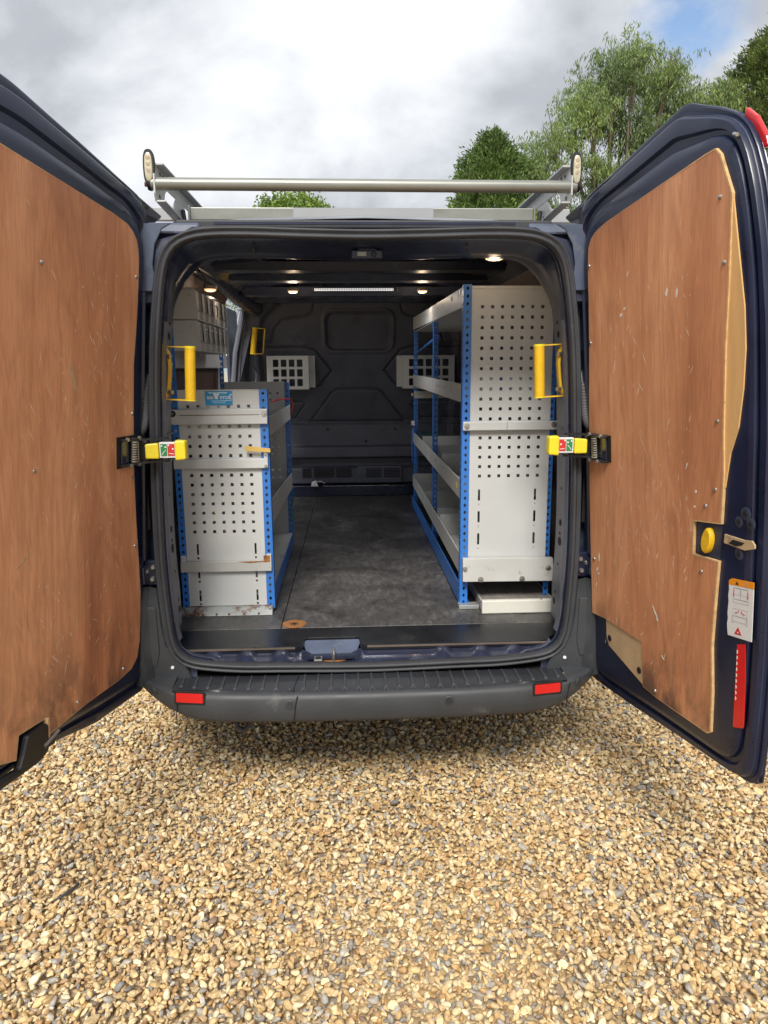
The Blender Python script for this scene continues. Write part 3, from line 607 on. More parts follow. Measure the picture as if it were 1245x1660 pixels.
# pressed metal sill with bumps and the latch well
xs_ = np.linspace(-.66, .66, 133); rows = []
def bump_z(x):
    b = 0
    for c in (-.56, -.44, -.32, .26, .40, .52): b = max(b, .013 * math.exp(-((x - c) / .024) ** 4))
    return b
for y, zf in ((.008, .526), (.020, .532), (.030, .538), (.05, .540), (.062, .542), (.085, .548), (.12, .548)):
    r = []
    for x in xs_:
        well = np.clip((.105 - abs(x + .140)) / .03, 0, 1); z = zf + (bump_z(x) if .04 < y < .1 else 0)
        z = z * (1 - well) + (.522 if y < .09 else .53) * well
        if abs(x) > .60: z += (abs(x) - .60) * .35
        r.append((x, y, z))
    rows.append(r)
MB().loft(rows, closed_ring=False).build('rear_sill', 'navy_sill', van, smooth=True)
MB().add([(-.225, .105, .523), (-.055, .105, .523), (-.030, .172, .560), (-.250, .172, .560)], [(0, 1, 2, 3)]).build('latch_well', 'navy_pale', van, solid=.002)
m = MB(); m.prism([(-.132 + .048 * math.cos(t) * (1 + .1 * math.sin(3 * t)), .072 + .022 * math.sin(t)) for t in np.linspace(0, 2 * PI, 24, endpoint=False)], lambda u, v, w: (u, v, w), .5232, .5246); m.build('rust_patch', 'rust_orange', van)
MB().tube([(-.132, .058, .523), (-.132, .060, .548), (-.132, .070, .556), (-.132, .088, .556), (-.132, .098, .548), (-.132, .100, .523)], .006, 8).build('striker', 'steel', van, smooth=True)
m = MB(); m.box(-.202, -.172, .055, .092, .523, .531); s_ = m.build('socket', 'steel', van, bevel=.002); MB().disc((-.187, .073, .531), (0, 0, 1), .010, .003, 14).build('socket_hole', 'black', s_)

# roof ribs, header latch, lamps
for y, h in ((.55, .028), (.98, .034), (1.42, .028), (1.95, .05), (2.5, .034)):
    m = MB()
    for a, b in ((0, 0),):
        m.loft([[(x, yy, z - h * (1 - .15 * abs(x))) for x, yy in ((xx, y + dy_) for xx in (-.64, -.3, 0, .3, .64))] for dy_, z in ((-.07, 2.016 + h * .6), (-.05, 2.002), (.05, 2.002), (.07, 2.016 + h * .6))], closed_ring=False)
    m.build('roof_rib', 'navy_dusty', van, smooth=True)
m = MB()
for x in np.linspace(-.55, .55, 12): m.box(x - .018, x + .018, 2.06, 2.08, 1.957, 1.966)
m.build('rib_clip', 'navy_dusty', van)['kind'] = 'stuff'
lt = MB(); lt.box(-.046, .054, .075, .10, 1.900, 1.925); lt.prism([(-.03, 1.925), (-.015, 1.936), (.025, 1.936), (.04, 1.925)], lambda u, v, w: (u, w, v), .08, .10)
lt = lt.build('roof_latch', 'navy_dusty', van, bevel=.003)
MB().box(-.028, .002, .070, .076, 1.906, 1.920).build('latch_plate', 'alu', lt, bevel=.001); MB().disc((.026, .076, 1.912), (0, -1, 0), .009, .006, 14).build('latch_stud', 'black', lt)
for x in (-.36, .33):
    MB().box(x - .003, x + .003, .07, .078, 1.905, 1.93).build('header_seam', 'black', van)
m = MB().box(-.245, .215, 1.70, 1.725, 1.957, 1.975); ls = m.build('strip_light', 'navy_dusty', van, bevel=.002)
m = MB(); m.box(-.235, .190, 1.688, 1.700, 1.960, 1.972); m.build('light_cover', 'led_cover', ls, bevel=.002)
m = MB()
for x in np.linspace(-.23, .185, 46): m.box(x - .0022, x + .0022, 1.6865, 1.6885, 1.962, 1.970)
m.build('light_groove', 'lamp_trim', ls)['kind'] = 'stuff'
MB().disc((.202, 1.70, 1.966), (0, -1, 0), .008, .01, 12).build('light_switch', 'black', ls)
La = bpy.data.lights.new('strip_lamp', 'AREA'); La.shape = 'RECTANGLE'; La.size = .42; La.size_y = .012; La.energy = 1.7; La.color = (.93, .96, 1)  # strip treated as lit, area light added to lift the interior
lo = bpy.data.objects.new('strip_bulb', La); COL.objects.link(lo); lo.location = (-.022, 1.69, 1.955); WL[lo] = lo.location.copy(); setpar(lo, ls)
def dome_lamp(x, y, z, rx, ry, pw=.45):
    m = MB(); rings_ = []
    for rr, dz in ((1, 0), (1, .008), (.93, .014)):
        rings_.append([(x + rx * rr * math.cos(a), y + ry * rr * math.sin(a), z - dz) for a in np.linspace(0, 2 * PI, 24, endpoint=False)])
    m.loft(rings_, cap0=True, cap1=True); o = m.build('roof_lamp', 'lamp_trim', van, smooth=True)
    m = MB(); rings_ = []
    for rr, dz in ((.84, .0142), (.78, .020), (.5, .024)):
        rings_.append([(x + rx * rr * math.cos(a), y + ry * rr * math.sin(a), z - dz) for a in np.linspace(0, 2 * PI, 24, endpoint=False)])
    m.loft(rings_, cap0=True, cap1=True); m.build('lamp_lens', 'lamp_glow', o, smooth=True)
    L = bpy.data.lights.new('lamp', 'POINT'); L.energy = pw; L.color = (1, .74, .5); L.shadow_soft_size = .02
    lo = bpy.data.objects.new('lamp_bulb', L); COL.objects.link(lo); lo.location = (x, y, z - .05); WL[lo] = lo.location.copy(); setpar(lo, o)
dome_lamp(-.345, 1.62, 1.965, .030, .030); dome_lamp(.340, 1.62, 1.965, .030, .030)
dome_lamp(.47, .33, 1.952, .040, .030, .12); dome_lamp(-.655, .93, 1.905, .030, .036, .25)
MB().tube([(-.36, .105, 1.915), (-.355, .11, 1.905), (-.34, .10, 1.895)], .003, 6).build('header_wire', 'rubber', van)
MB().tube([(-.62, .45, 1.93), (-.60, .42, 1.90), (-.585, .45, 1.875), (-.595, .47, 1.85)], .004, 6).build('header_wire', 'rubber', van)
MB().tube([(.66, .45, 1.93), (.645, .42, 1.90), (.648, .44, 1.88)], .004, 6).build('header_wire', 'rubber', van)

# bulkhead: one pressed skin with raised and sunken fields
def bulk_y(z): return 3.33 - .36 * min(max((z - 1.15) / .85, 0), 1)
def sd_box(X, Z, cx, cz, hx, hz, r):
    qx = np.abs(X - cx) - hx + r; qz = np.abs(Z - cz) - hz + r
    return np.hypot(np.maximum(qx, 0), np.maximum(qz, 0)) + np.minimum(np.maximum(qx, qz), 0) - r
def sd_poly(X, Z, poly, r=0):
    P = np.array(poly); d = np.full(X.shape, 1e9); s = np.ones(X.shape); n = len(P)
    for i in range(n):
        a = P[i]; b = P[i - 1]; ex, ez = b - a; wx = X - a[0]; wz = Z - a[1]; t = np.clip((wx * ex + wz * ez) / (ex * ex + ez * ez), 0, 1)
        d = np.minimum(d, (wx - ex * t) ** 2 + (wz - ez * t) ** 2)
        c1 = Z >= a[1]; c2 = Z < b[1]; c3 = ex * wz > ez * wx
        fl = (c1 & c2 & c3) | (~c1 & ~c2 & ~c3); s = np.where(fl, -s, s)
    return s * np.sqrt(d) - r
bx = np.linspace(-.80, .80, 340); bz = np.linspace(.66, 2.02, 300); X, Z = np.meshgrid(bx, bz)
Y = 3.33 - .36 * np.clip((Z - 1.15) / .85, 0, 1); sm = lambda d, w: 1 / (1 + np.exp(np.clip(d / w * 4, -40, 40)))
win = sd_box(X, Z, .022, 1.812, .235, .128, .06); Y += .035 * sm(win, .012) - .012 * sm(sd_box(X, Z, .022, 1.812, .262, .155, .08), .014)
def groove(d, w=.006, h=.02): return 1.5 * h * np.exp(-(d / w) ** 2)
hexl = [(-.60, 1.72), (-.55, 1.87), (-.46, 1.905), (-.36, 1.912), (-.29, 1.95), (-.29, 2.10), (-.9, 2.10), (-.9, 1.72)]
lowl = [(-.60, 1.71), (-.36, 1.71), (-.28, 1.685), (-.175, 1.54), (-.26, 1.425), (-.35, 1.395), (-.60, 1.395)]
for sx_ in (1, -1):
    f = lambda P: [(sx_ * (x + .0) + (.03 if sx_ < 0 else 0), z) for x, z in P]
    upper = [(-.60, 1.725), (-.535, 1.865), (-.46, 1.900), (-.36, 1.905), (-.30, 1.93), (-.26, 1.99)]
    pl = f([(-.61, 1.73), (-.575, 1.83), (-.52, 1.885), (-.44, 1.905), (-.35, 1.91), (-.30, 1.94), (-.285, 1.99), (-.29, 2.2), (-1.2, 2.2), (-1.2, 1.73)])
    lo_ = f([(-1.2, 1.715), (-.37, 1.715), (-.29, 1.69), (-.17, 1.535), (-.27, 1.415), (-.34, 1.392), (-1.2, 1.392)])
    Y += groove(sd_poly(X, Z, lo_, -.01)); 
    inner_ = f([(-.60, 1.735), (-.57, 1.82), (-.51, 1.875), (-.44, 1.892), (-.33, 1.895), (-.275, 1.94), (-.26, 2.3), (-.255, 2.3), (-.255, 1.735)]) if False else None
    # rounded quarter panel beside the window
    q = f([(-.605, 1.745), (-.58, 1.83), (-.52, 1.88), (-.44, 1.90), (-.36, 1.905), (-.29, 1.945), (-.28, 1.97), (-.50, 1.985), (-.62, 1.94), (-.68, 1.85), (-.69, 1.745)])
    Y += groove(sd_poly(X, Z, f([(-.60, 1.74), (-.575, 1.83), (-.515, 1.88), (-.44, 1.897), (-.37, 1.90), (-.30, 1.935), (-.285, 2.3), (-.28, 2.3), (-.28, 1.74)]), .0) if False else sd_poly(X, Z, pl, -.008), .007, .010)
    Y += groove(sd_poly(X, Z, f([(-.90, 1.305), (-.41, 1.305), (-.385, 1.28), (-.47, 1.165), (-.90, 1.165)]), -.006), .007, .010)
    Y -= .05 * sm(-sd_poly(X, Z, f([(-.70, .0), (-.70, 1.75), (-.66, 1.90), (-.55, 2.0), (-.40, 2.2), (.9, 2.2), (.9, 0)]), 0), .02)
trap = [(-.142, 1.398), (.167, 1.395), (.205, 1.375), (.385, 1.142), (-.36, 1.145), (-.18, 1.38)]
dt = sd_poly(X, Z, trap, -.004); Y += groove(dt, .007, .013) - .010 * sm(dt, .01)
Y += groove(Z - 1.122, .004, .008)
for z0, z1, dy_ in ((.965, 1.10, .0), (.865, .955, -.06), (.66, .785, -.03)):
    Y += dy_ * sm(np.abs(Z - (z0 + z1) / 2) - (z1 - z0) / 2, .008)
Y += .03 * sm(np.abs(Z - .825) - .035, .008)
m = MB(); vs_ = [(float(X[j, i]), float(Y[j, i]), float(Z[j, i])) for j in range(X.shape[0]) for i in range(X.shape[1])]; w_ = X.shape[1]
m.add(vs_, [(j * w_ + i, j * w_ + i + 1, (j + 1) * w_ + i + 1, (j + 1) * w_ + i) for j in range(X.shape[0] - 1) for i in range(w_ - 1)])
bh = m.build('bulkhead', 'bulkhead', van, smooth='full')
MB().box(-.80, .80, 3.24, 3.36, .57, .655).build('front_sill', 'navy', van, bevel=.006)
MB().box(-.80, .80, 3.345, 3.36, .62, .70).build('sill_gap', 'black', van)
for x0, x1 in ((-.43, -.36), (-.34, -.18), (-.165, -.045), (.078, .20), (.218, .342)):
    m = MB()
    for k in range(6): m.box(x0, x1, 3.288, 3.297, .715 + k * .0125, .715 + k * .0125 + .005)
    v_ = m.build('vent_grille', 'black', bh)
MB().box(.0, .35, 3.270, 3.30, .668, .800).build('vent_housing', 'bulkhead', bh, bevel=.006)
for x0, x1 in ((.078, .20), (.218, .342)):
    m = MB()
    for k in range(6): m.box(x0 - .01, x1 - .01, 3.266, 3.272, .712 + k * .0125, .712 + k * .0125 + .006)
    m.build('vent_slot', 'hole', bh)['kind'] = 'stuff'
for x_, z_r in ((-.225, 1.085), (.30, 1.085), (.07, .99)): MB().disc((x_, 3.325, z_r), (0, -1, 0), .010, .006, 12).build('bulkhead_rivet', 'black', bh)

# bumper
def plan(x):
    a = abs(x); return float(np.interp(a, [0, .3, .5, .62, .70, .76, .80, .85, .90, .94], [-.168, -.164, -.150, -.130, -.103, -.065, -.025, .06, .18, .40]))
bxs = np.r_[-.94, -.92, -.90, -.88, -.85, -.825, np.linspace(-.80, .80, 65), .825, .85, .88, .90, .92, .94]
def bring(n_, z, a=None):
    r = []
    for x in (bxs if a is None else a):
        y = plan(x); d = (plan(x + .01) - plan(x - .01)) / .02; l = math.hypot(d, 1); r.append((x + d / l * n_ * .9, y - 1 / l * n_, z + .018 * max(0, abs(x) - .62) / .2 + (.52 - z) * .85 * float(np.clip((abs(x) - .52) / .33, 0, 1)) ** 1.8 * (z < .49)))
    return r
lof = [(-.06, .395), (-.03, .392), (-.012, .400), (-.004, .415), (.0, .45), (-.001, .480), (-.006, .492), (-.016, .4995), (-.024, .500)]
MB().loft([bring(a, b) for a, b in lof], closed_ring=False).build('bumper', 'bumper', van, smooth=True)
tx = np.linspace(-.665, .665, 70)
MB().loft([[(x, y + (plan(x) if k == 0 else 0), z) for x in tx] for k, (y, z) in enumerate(((.024, .499), (-.118, .506), (-.06, .506), (-.022, .508), (.0, .50)))], closed_ring=False).build('bumper_step', 'bumper_tread', van, smooth=True)
for s in (1, -1):
    xc = np.linspace(.668, .93, 20)
    rows = [[(s * x, (plan(x) + .020 if k == 0 else min(max(plan(x) + .06 + k * .02, -.01 * 1), .2) if k == 1 else .02), z + (.018 * max(0, x - .62) / .2 if k == 0 else .0)) for x in xc] for k, z in enumerate((.4985, .512, .520))]
    MB().loft(rows, closed_ring=False).build('bumper_corner', 'bumper', van, smooth=True)
m = MB()
for k, x in enumerate(np.linspace(-.64, .64, 29)):
    if abs(x + .27) < .012: continue
    y0 = plan(x) + .030; MB().hexa([(x - .008, y0, .500), (x + .008, y0, .500), (x + .004, -.020, .505), (x - .004, -.020, .505), (x - .005, y0 + .008, .5098), (x + .005, y0 + .008, .5098), (x + .002, -.022, .5118), (x - .002, -.022, .5118)]).build('tread_rib', 'bumper', van)
m = MB()
for k, x in enumerate(np.linspace(-.64, .64, 29)): m.disc((x, plan(x) + .034, .500), (0, 0, 1), .006, .011, 8, .003)
m.build('tread_stud', 'bumper', van)['kind'] = 'stuff'
def bpoint(x, z, n_=0):
    y = plan(x); d = (plan(x + .01) - plan(x - .01)) / .02; l = math.hypot(d, 1); nn = Vector((d / l, -1 / l, 0)); return Vector((x, y, z)) + nn * n_, nn
for s in (1, -1):
    for nm, mt, hx, hz, n0, n1 in (('reflector_recess', 'black', .053, .024, -.004, .0010), ('reflector', 'red_lens', .046, .0165, -.004, .0032)):
        c, nn = bpoint(s * .597 - .006, .486); t = Vector((-nn.y, nn.x, 0)) * 1
        ring = [(a, b) for a, b in ((-hx, -hz * .8), (-hx * .95, -hz), (hx * .95, -hz), (hx, -hz * .8), (hx, hz * .8), (hx * .95, hz), (-hx * .95, hz), (-hx, hz * .8))]
        MB().prism(ring, lambda u, v, w: c + t * u + Vector((0, 0, v)) + nn * w, n0, n1).build(nm, mt, van, bevel=.0015)
for x in (-.272, .253, -.735, .708):
    c, nn = bpoint(x, .468 if abs(x) < .5 else .492); o = MB().tube([c - nn * .002, c + nn * .002, c + nn * .0035], [.017, .017, .014], 20).build('parking_sensor', 'bumper', van)
    MB().tube([c + nn * .003, c + nn * .0048], [.0115, .0105], 18).build('sensor_face', 'bumper_tread', o)
for x in (-.655, .66, -.262):
    m = MB(); P_ = [bpoint(x + .004 * k, z, .0012)[0] for k, z in enumerate((.405, .43, .46, .485, .497))]
    m.tube(P_, .0018, 6); m.build('bumper_seam', 'black', van)
MB().tube([(-.262, -.145, .5055), (-.258, -.09, .507), (-.25, -.03, .509)], .0018, 6).build('bumper_seam', 'black', van)
MB().tube([(-.475, -.01, .42), (-.478, -.02, .36), (-.468, -.03, .325), (-.445, -.035, .315), (-.425, -.03, .33), (-.420, -.02, .37), (-.422, -.01, .42)], .009, 10).build('towing_eye', 'rubber', van, smooth=True)
MB().box(-.62, .62, -.05, .06, .41, .50).build('bumper_core', 'black', van)

# yellow grab handles on the rear pillars
def grab(pts_strap, grip, r):
    o = MB()
    a, b = grip; a = Vector(a); b = Vector(b); n = 26
    g_ = MB(); g_.tube([a + (b - a) * k / n for k in range(n + 1)], [r * (1.0 if k % 2 else .955) for k in range(n + 1)], 16)
    h = g_.build('grab_handle', 'yellow', van, smooth=True)
    MB().tube([a + (a - b).normalized() * -.002, a + (a - b).normalized() * .006], r * 1.03, 16).build('grip_cap', 'yellow_flat', h)
    MB().tube([b, b + (b - a).normalized() * .004], r * 1.03, 16).build('grip_cap', 'yellow_flat', h)
    for w0, w1 in pts_strap:
        w0 = Vector(w0); w1 = Vector(w1); d = (w1 - w0).normalized(); u = d.cross(Vector((0, 1, 0))).normalized() * .002; y = Vector((0, .012, 0))
        MB().hexa([w0 - u - y, w1 - u - y, w1 - u + y, w0 - u + y, w0 + u - y, w1 + u - y, w1 + u + y, w0 + u + y]).build('handle_strap', 'yellow', h)
    return h
for s in (1, -1):
    cx_ = s * .590
    h = grab([((s * .676, .12, 1.626), (cx_, .12, 1.622)), ((s * .682, .12, 1.452), (cx_ * 1.01, .12, 1.447))], ((cx_, .12, 1.620), (cx_ * 1.01 + s * .001, .12, 1.449)), .0185)
    m = MB(); m.loft([[(s * (x - .004), .108, z), (s * (x + .004), .108, z), (s * (x + .004), .132, z), (s * (x - .004), .132, z)] for x, z in ((.673, 1.628), (.660, 1.60), (.658, 1.56), (.662, 1.52), (.668, 1.48), (.683, 1.450))], cap0=True, cap1=True)
    m.build('handle_plate', 'yellow', h)
    for z in (1.592, 1.475):
        MB().tube([(s * .664, .112, z), (s * .652, .104, z)], [.009, .007], 8).build('handle_bolt', 'steel', h)
h = grab([((-.652, 2.99, 1.83), (-.712, 2.99, 1.835)), ((-.672, 2.99, 1.655), (-.735, 2.99, 1.655))], ((-.716, 2.99, 1.832), (-.738, 2.99, 1.657)), .020)
MB().hexa([(-.664, 2.98, 1.655), (-.668, 2.98, 1.655), (-.668, 3.02, 1.655), (-.664, 3.02, 1.655), (-.642, 2.98, 1.83), (-.650, 2.98, 1.83), (-.650, 3.02, 1.83), (-.642, 3.02, 1.83)]).build('handle_plate', 'yellow', h)
MB().tube([(-.735, 3.0, 1.65), (-.74, 3.02, 1.58), (-.73, 3.05, 1.54), (-.70, 3.08, 1.51)], .004, 6).build('loose_wire', 'rubber', van, smooth=True)
MB().tube([(-.76, 3.0, 1.40), (-.735, 3.04, 1.43), (-.728, 3.06, 1.50), (-.735, 3.05, 1.60)], .004, 6).build('loose_wire', 'pillar_metal', van, smooth=True)
# wing mirror outside the cab, seen through the side door
m = MB(); m.loft([[(-1.04 + a * math.cos(t) * .09 - .01, 4.05 + y, 1.50 + b * math.sin(t) * .155) for t in np.linspace(0, 2 * PI, 20, endpoint=False)] for y, a, b in ((0, .95, .95), (.01, 1, 1), (.06, 1, 1), (.12, .8, .8), (.14, .4, .4))], cap0=True, cap1=True)
wm = m.build('wing_mirror', 'black', van, smooth=True)
m = MB(); m.add([(-1.05 + math.cos(t) * .080, 4.045, 1.50 + math.sin(t) * .140) for t in np.linspace(0, 2 * PI, 28, endpoint=False)], [tuple(range(28))]); m.build('mirror_glass', 'mirror_glass', wm, solid=.002)
MB().tube([(-1.05, 4.10, 1.48), (-.90, 4.12, 1.42)], .025, 8).build('mirror_arm', 'black', wm)

# ------------------------------------------------------------------ rear doors
OUT = [(-.065, -.065), (.26, -.045), (.55, -.018), (.80, .000), (.824, .018), (.838, .135), (.856, .35), (.864, .60), (.866, .90), (.850, 1.15), (.825, 1.33), (.800, 1.44), (.772, 1.515), (.740, 1.565), (.700, 1.598), (.64, 1.628), (.57, 1.655), (.520, 1.676), (.500, 1.678), (.366, 1.651), (.15, 1.607), (-.03, 1.576)]
OUTL = [(-.055, 1.50), (-.055, 1.376), (-.052, 1.2), (-.048, .8), (-.055, .4), (-.062, .069)]
PLY = [(.045, .219), (.044, .45), (.046, .677), (.056, .95), (.064, 1.118), (.067, 1.25), (.066, 1.359), (.073, 1.412), (.090, 1.436), (.114, 1.449), (.15, 1.459), (.19, 1.467), (.445, 1.500), (.65, 1.526), (.684, 1.528), (.701, 1.512), (.723, 1.463), (.743, 1.42), (.737, 1.24), (.728, 1.09), (.725, .89), (.728, .787), (.72, .664), (.612, .652), (.609, .564), (.713, .569), (.704, .494), (.689, .339), (.693, .208), (.688, .096), (.676, .087), (.449, .080), (.362, .085), (.358, .228), (.134, .228)]
PLYL = [(.079, .111), (.062, .166), (.056, .333), (.086, .587), (.100, .75), (.101, .841), (.101, .95), (.099, 1.069), (.085, 1.16), (.075, 1.242), (.068, 1.33), (.066, 1.379), (.070, 1.408), (.079, 1.432), (.10, 1.452), (.134, 1.468), (.217, 1.481), (.495, 1.508), (.70, 1.528), (.755, 1.515), (.785, 1.44), (.80, 1.30), (.81, 1.0), (.81, .70), (.81, .3), (.80, .115), (.704, .080), (.692, .142), (.581, .134), (.574, .080), (.383, .086), (.20, .080), (.12, .085)]
OUT_LEFT = [(-.065, -.065), (.26, -.040), (.55, .025), (.88, .05), (.905, .07), (.92, .18), (.935, .40), (.94, .60), (.94, .90), (.925, 1.15), (.905, 1.33), (.885, 1.44), (.86, 1.54), (.83, 1.60), (.78, 1.65), (.72, 1.685), (.64, 1.690), (.574, 1.684), (.44, 1.660), (.35, 1.645), (.15, 1.608), (-.03, 1.574)]
def door(side, ang, ply, OUT=OUT):
    a = math.radians(ang); t_ = math.radians(4); H = Vector((side * .775, 0, .5)); ev = Vector((-side * math.sin(t_), 0, math.cos(t_)))
    d = Vector((side * math.sin(a), -math.cos(a), 0)); eu = (d - ev * d.dot(ev)).normalized(); ew = eu.cross(ev) * side
    fr = lambda u, v, w=0: H + eu * u + ev * v + ew * w
    root = MB()
    ol = OUT + OUTL; full_ = OUT[:-1] + [(.0, 1.585), (-.188, 1.553), (-.183, 1.545), (-.095, 1.497), (-.060, 1.41)] + OUTL[1:]
    root.prism(full_, fr, -.052, -.047); dr = root.build('rear_door', 'navy', van, bevel=.0025)
    c = np.array((.40, .80)); NA = 220
    def star(poly):
        P = np.array(poly); r = []
        for k in range(NA):
            th = 2 * PI * k / NA; dv_ = np.array((math.cos(th), math.sin(th))); best = None
            for i in range(len(P)):
                p = P[i] - c; e_ = P[(i + 1) % len(P)] - P[i]; den = dv_[0] * e_[1] - dv_[1] * e_[0]
                if abs(den) < 1e-12: continue
                t = (p[0] * e_[1] - p[1] * e_[0]) / den; s_ = (p[0] * dv_[1] - p[1] * dv_[0]) / den
                if t > 0 and -1e-9 <= s_ <= 1 + 1e-9 and (best is None or t > best): best = t
            r.append(c + dv_ * best)
        return np.array(r)
    A = star(ol); A = (np.roll(A, 1, 0) + A * 6 + np.roll(A, -1, 0)) / 8
    inn = [(.035, .02), (.40, .045), (.755, .06), (.785, .30), (.795, .60), (.797, 1.0), (.790, 1.22), (.765, 1.38), (.735, 1.50), (.69, 1.545), (.50, 1.530), (.30, 1.508), (.12, 1.488), (.055, 1.44), (.035, 1.36), (.045, 1.0), (.035, .6), (.028, .3)]
    B = star(inn); B = (np.roll(B, 2, 0) + np.roll(B, 1, 0) + B * 2 + np.roll(B, -1, 0) + np.roll(B, -2, 0)) / 6
    B = B if side > 0 else star([(x * 1.09 if x > .3 else x, z * (1 if z > .2 else 1.6)) for x, z in inn])
    rings_ = []
    for f, w in ((.0, -.047), (.0, -.038), (.04, -.035), (.13, -.036), (.155, -.029), (.185, -.029), (.225, -.016), (.25, -.014), (.50, -.0125), (.56, -.021), (.70, -.0215), (.735, -.013), (.76, -.010), (.92, -.006), (1.0, -.005)):
        Q = A + (B - A) * f; rings_.append([fr(float(x), float(y), w) for x, y in Q])
    m = MB(); m.loft(rings_); b = len(m.v) - NA; m.v.append(tuple(fr(*c, -.005))); m.f += [(b + k, b + (k + 1) % NA, b + NA) for k in range(NA)]
    m.build('door_frame', 'navy_inner', dr, smooth=True)
    # drip seal in the frame groove
    Q = A + (B - A) * .20; MB().tube([fr(float(x), float(y), -.0285) for x, y in Q], .0025, 6, closed=True).build('frame_seal', 'navy_dusty', dr, smooth=True)
    pl = MB(); n = len(ply); tri = tessellate_polygon([[Vector((x, y, 0)) for x, y in ply]])
    pl.add([fr(x, y, .0035) for x, y in ply], [tuple(t) for t in tri]); p_ = pl.build('plywood_panel', 'plywood', dr)
    e_ = MB(); e_.add([fr(x, y, .0034) for x, y in ply] + [fr(x, y, -.0045) for x, y in ply], [(i, (i + 1) % n, (i + 1) % n + n, i + n) for i in range(n)]); e_.build('ply_edge', 'ply_edge', dr)
    # thin raw rim of the sheet, seen as a pale line
    P = np.array(ply); ar = sum(P[i][0] * P[(i + 1) % n][1] - P[(i + 1) % n][0] * P[i][1] for i in range(n)) / 2; sg = 1 if ar > 0 else -1
    rim_in = []
    for i in range(n):
        a1 = P[i] - P[i - 1]; a2 = P[(i + 1) % n] - P[i]; n1 = np.array((-a1[1], a1[0])) / np.linalg.norm(a1); n2 = np.array((-a2[1], a2[0])) / np.linalg.norm(a2); nn = n1 + n2; nn = nn / max(.6, np.linalg.norm(nn) ** 2) * 2 / 2
        rim_in.append(P[i] + sg * nn * (.0035 if P[i][0] > .5 else .0012) * 2)
    r_ = MB(); r_.add([fr(x, y, .0042) for x, y in ply] + [fr(float(x), float(y), .0042) for x, y in rim_in], [(i, (i + 1) % n, (i + 1) % n + n, i + n) for i in range(n)]); r_.build('ply_rim', 'ply_edge', dr)
    return dr, fr, eu, ev, ew
dr, frR, eu, ev, ew = door(1, 9, PLY)
def plate(fr, poly, w0, w1, nm, mt, par, **k): return MB().prism(poly, fr, w0, w1).build(nm, mt, par, **k)
# pale inner sheet showing beyond the brown panel
plate(frR, [(.72, 1.43), (.740, 1.425), (.765, 1.283), (.785, 1.171), (.791, 1.082), (.786, .992), (.772, .903), (.745, .84), (.728, .755), (.70, .80)], -.004, -.0005, 'filler_board', 'pale_wood', dr)
plate(frR, [(.131, .232), (.36, .232), (.360, .084), (.148, .137), (.133, .16)], -.004, -.001, 'filler_board', 'pale_board', dr)
for u, v in ((.155, .165), (.335, .125)): MB().tube([frR(u, v, -.001), frR(u, v, .0015)], .0105, 16).build('filler_hole', 'black', dr)
for u, v in ((.074, 1.358), (.073, 1.125), (.067, .417), (.703, 1.42), (.720, 1.276), (.702, .914), (.697, .747), (.645, .525), (.07, .80), (.66, .70), (.43, .10)):
    MB().tube([frR(u, v, .0035), frR(u, v, .0065), frR(u, v, .008)], [.006, .0055, .002], 10).build('panel_screw', 'steel', dr, smooth=True)
# latch recess with yellow release
plate(frR, [(.615, .57), (.617, .648), (.715, .658), (.708, .572)], -.006, -.0045, 'release_recess', 'navy_dusty', dr)
MB().loft([[frR(.668 + .018 * math.cos(t) * k + .006 * math.sin(t), .612 + .034 * math.sin(t) * k, w) for t in np.linspace(0, 2 * PI, 24, endpoint=False)] for k, w in ((1, -.004), (1.0, .006), (.85, .010))], cap1=True).build('release_lever', 'yellow', dr, smooth=True)
plate(frR, [(.725, .618), (.728, .641), (.80, .641), (.825, .645), (.835, .636), (.835, .628), (.80, .616)], -.005, -.001, 'latch_slot', 'pale_board', dr, bevel=.001)
plate(frR, [(.745, .622), (.76, .634), (.80, .634), (.79, .626), (.77, .620)], -.001, .0002, 'latch_tongue', 'black', dr)
for u, v, r in ((.797, .703, .012), (.775, .680, .010), (.815, .682, .010), (.777, .602, .011)):
    o = MB().tube([frR(u, v, -.006), frR(u, v, -.0035), frR(u, v, -.003)], [r * 1.5, r * 1.1, r * .8], 18).build('latch_boss', 'navy_dusty', dr, smooth=True)
    MB().tube([frR(u, v, -.0032), frR(u, v, -.0022)], r * .55, 12).build('latch_screw', 'black', o)
# warning label
Q = lambda s, t: ((1 - s) * ((1 - t) * .728 + t * .768) + s * ((1 - t) * .823 + t * .833), (1 - s) * ((1 - t) * .377 + t * .521) + s * ((1 - t) * .399 + t * .541))
Q = lambda s, t: (.742 + s * .088 + .004 * (t - .5), .386 + t * .148 + s * .012)
fl = lambda s, t, w=0: frR(*Q(s, t), w)
lab = MB().prism([(.03, 0), (1, 0), (1, .885), (0, .885), (.02, .8), (-.01, .7), (.015, .6), (.0, .5), (-.015, .38), (.01, .3), (-.02, .2), (.0, .1)], fl, -.005, -.0035).build('warning_label', 'white', dr)
MB().prism([(0, .89), (1, .89), (1, 1), (.12, 1), (.0, .96)], fl, -.005, -.0034).build('label_band', 'orange', lab)
m = MB()
def rect_line(x0, y0, x1, y1, w=.012):
    for a, b, c_, d_ in ((x0, y0, x1, y0 + w), (x0, y1 - w, x1, y1), (x0, y0 + w, x0 + w * 1.4, y1 - w), (x1 - w * 1.4, y0 + w, x1, y1 - w)): m.prism([(a, b), (c_, b), (c_, d_), (a, d_)], fl, -.0035, -.0031)
rect_line(.22, .66, .80, .86, .007); rect_line(.20, .60, .84, .66, .006); m.prism([(.505, .67), (.515, .67), (.515, .85), (.505, .85)], fl, -.0034, -.003); rect_line(.24, .74, .50, .85, .005); rect_line(.52, .74, .79, .85, .005)
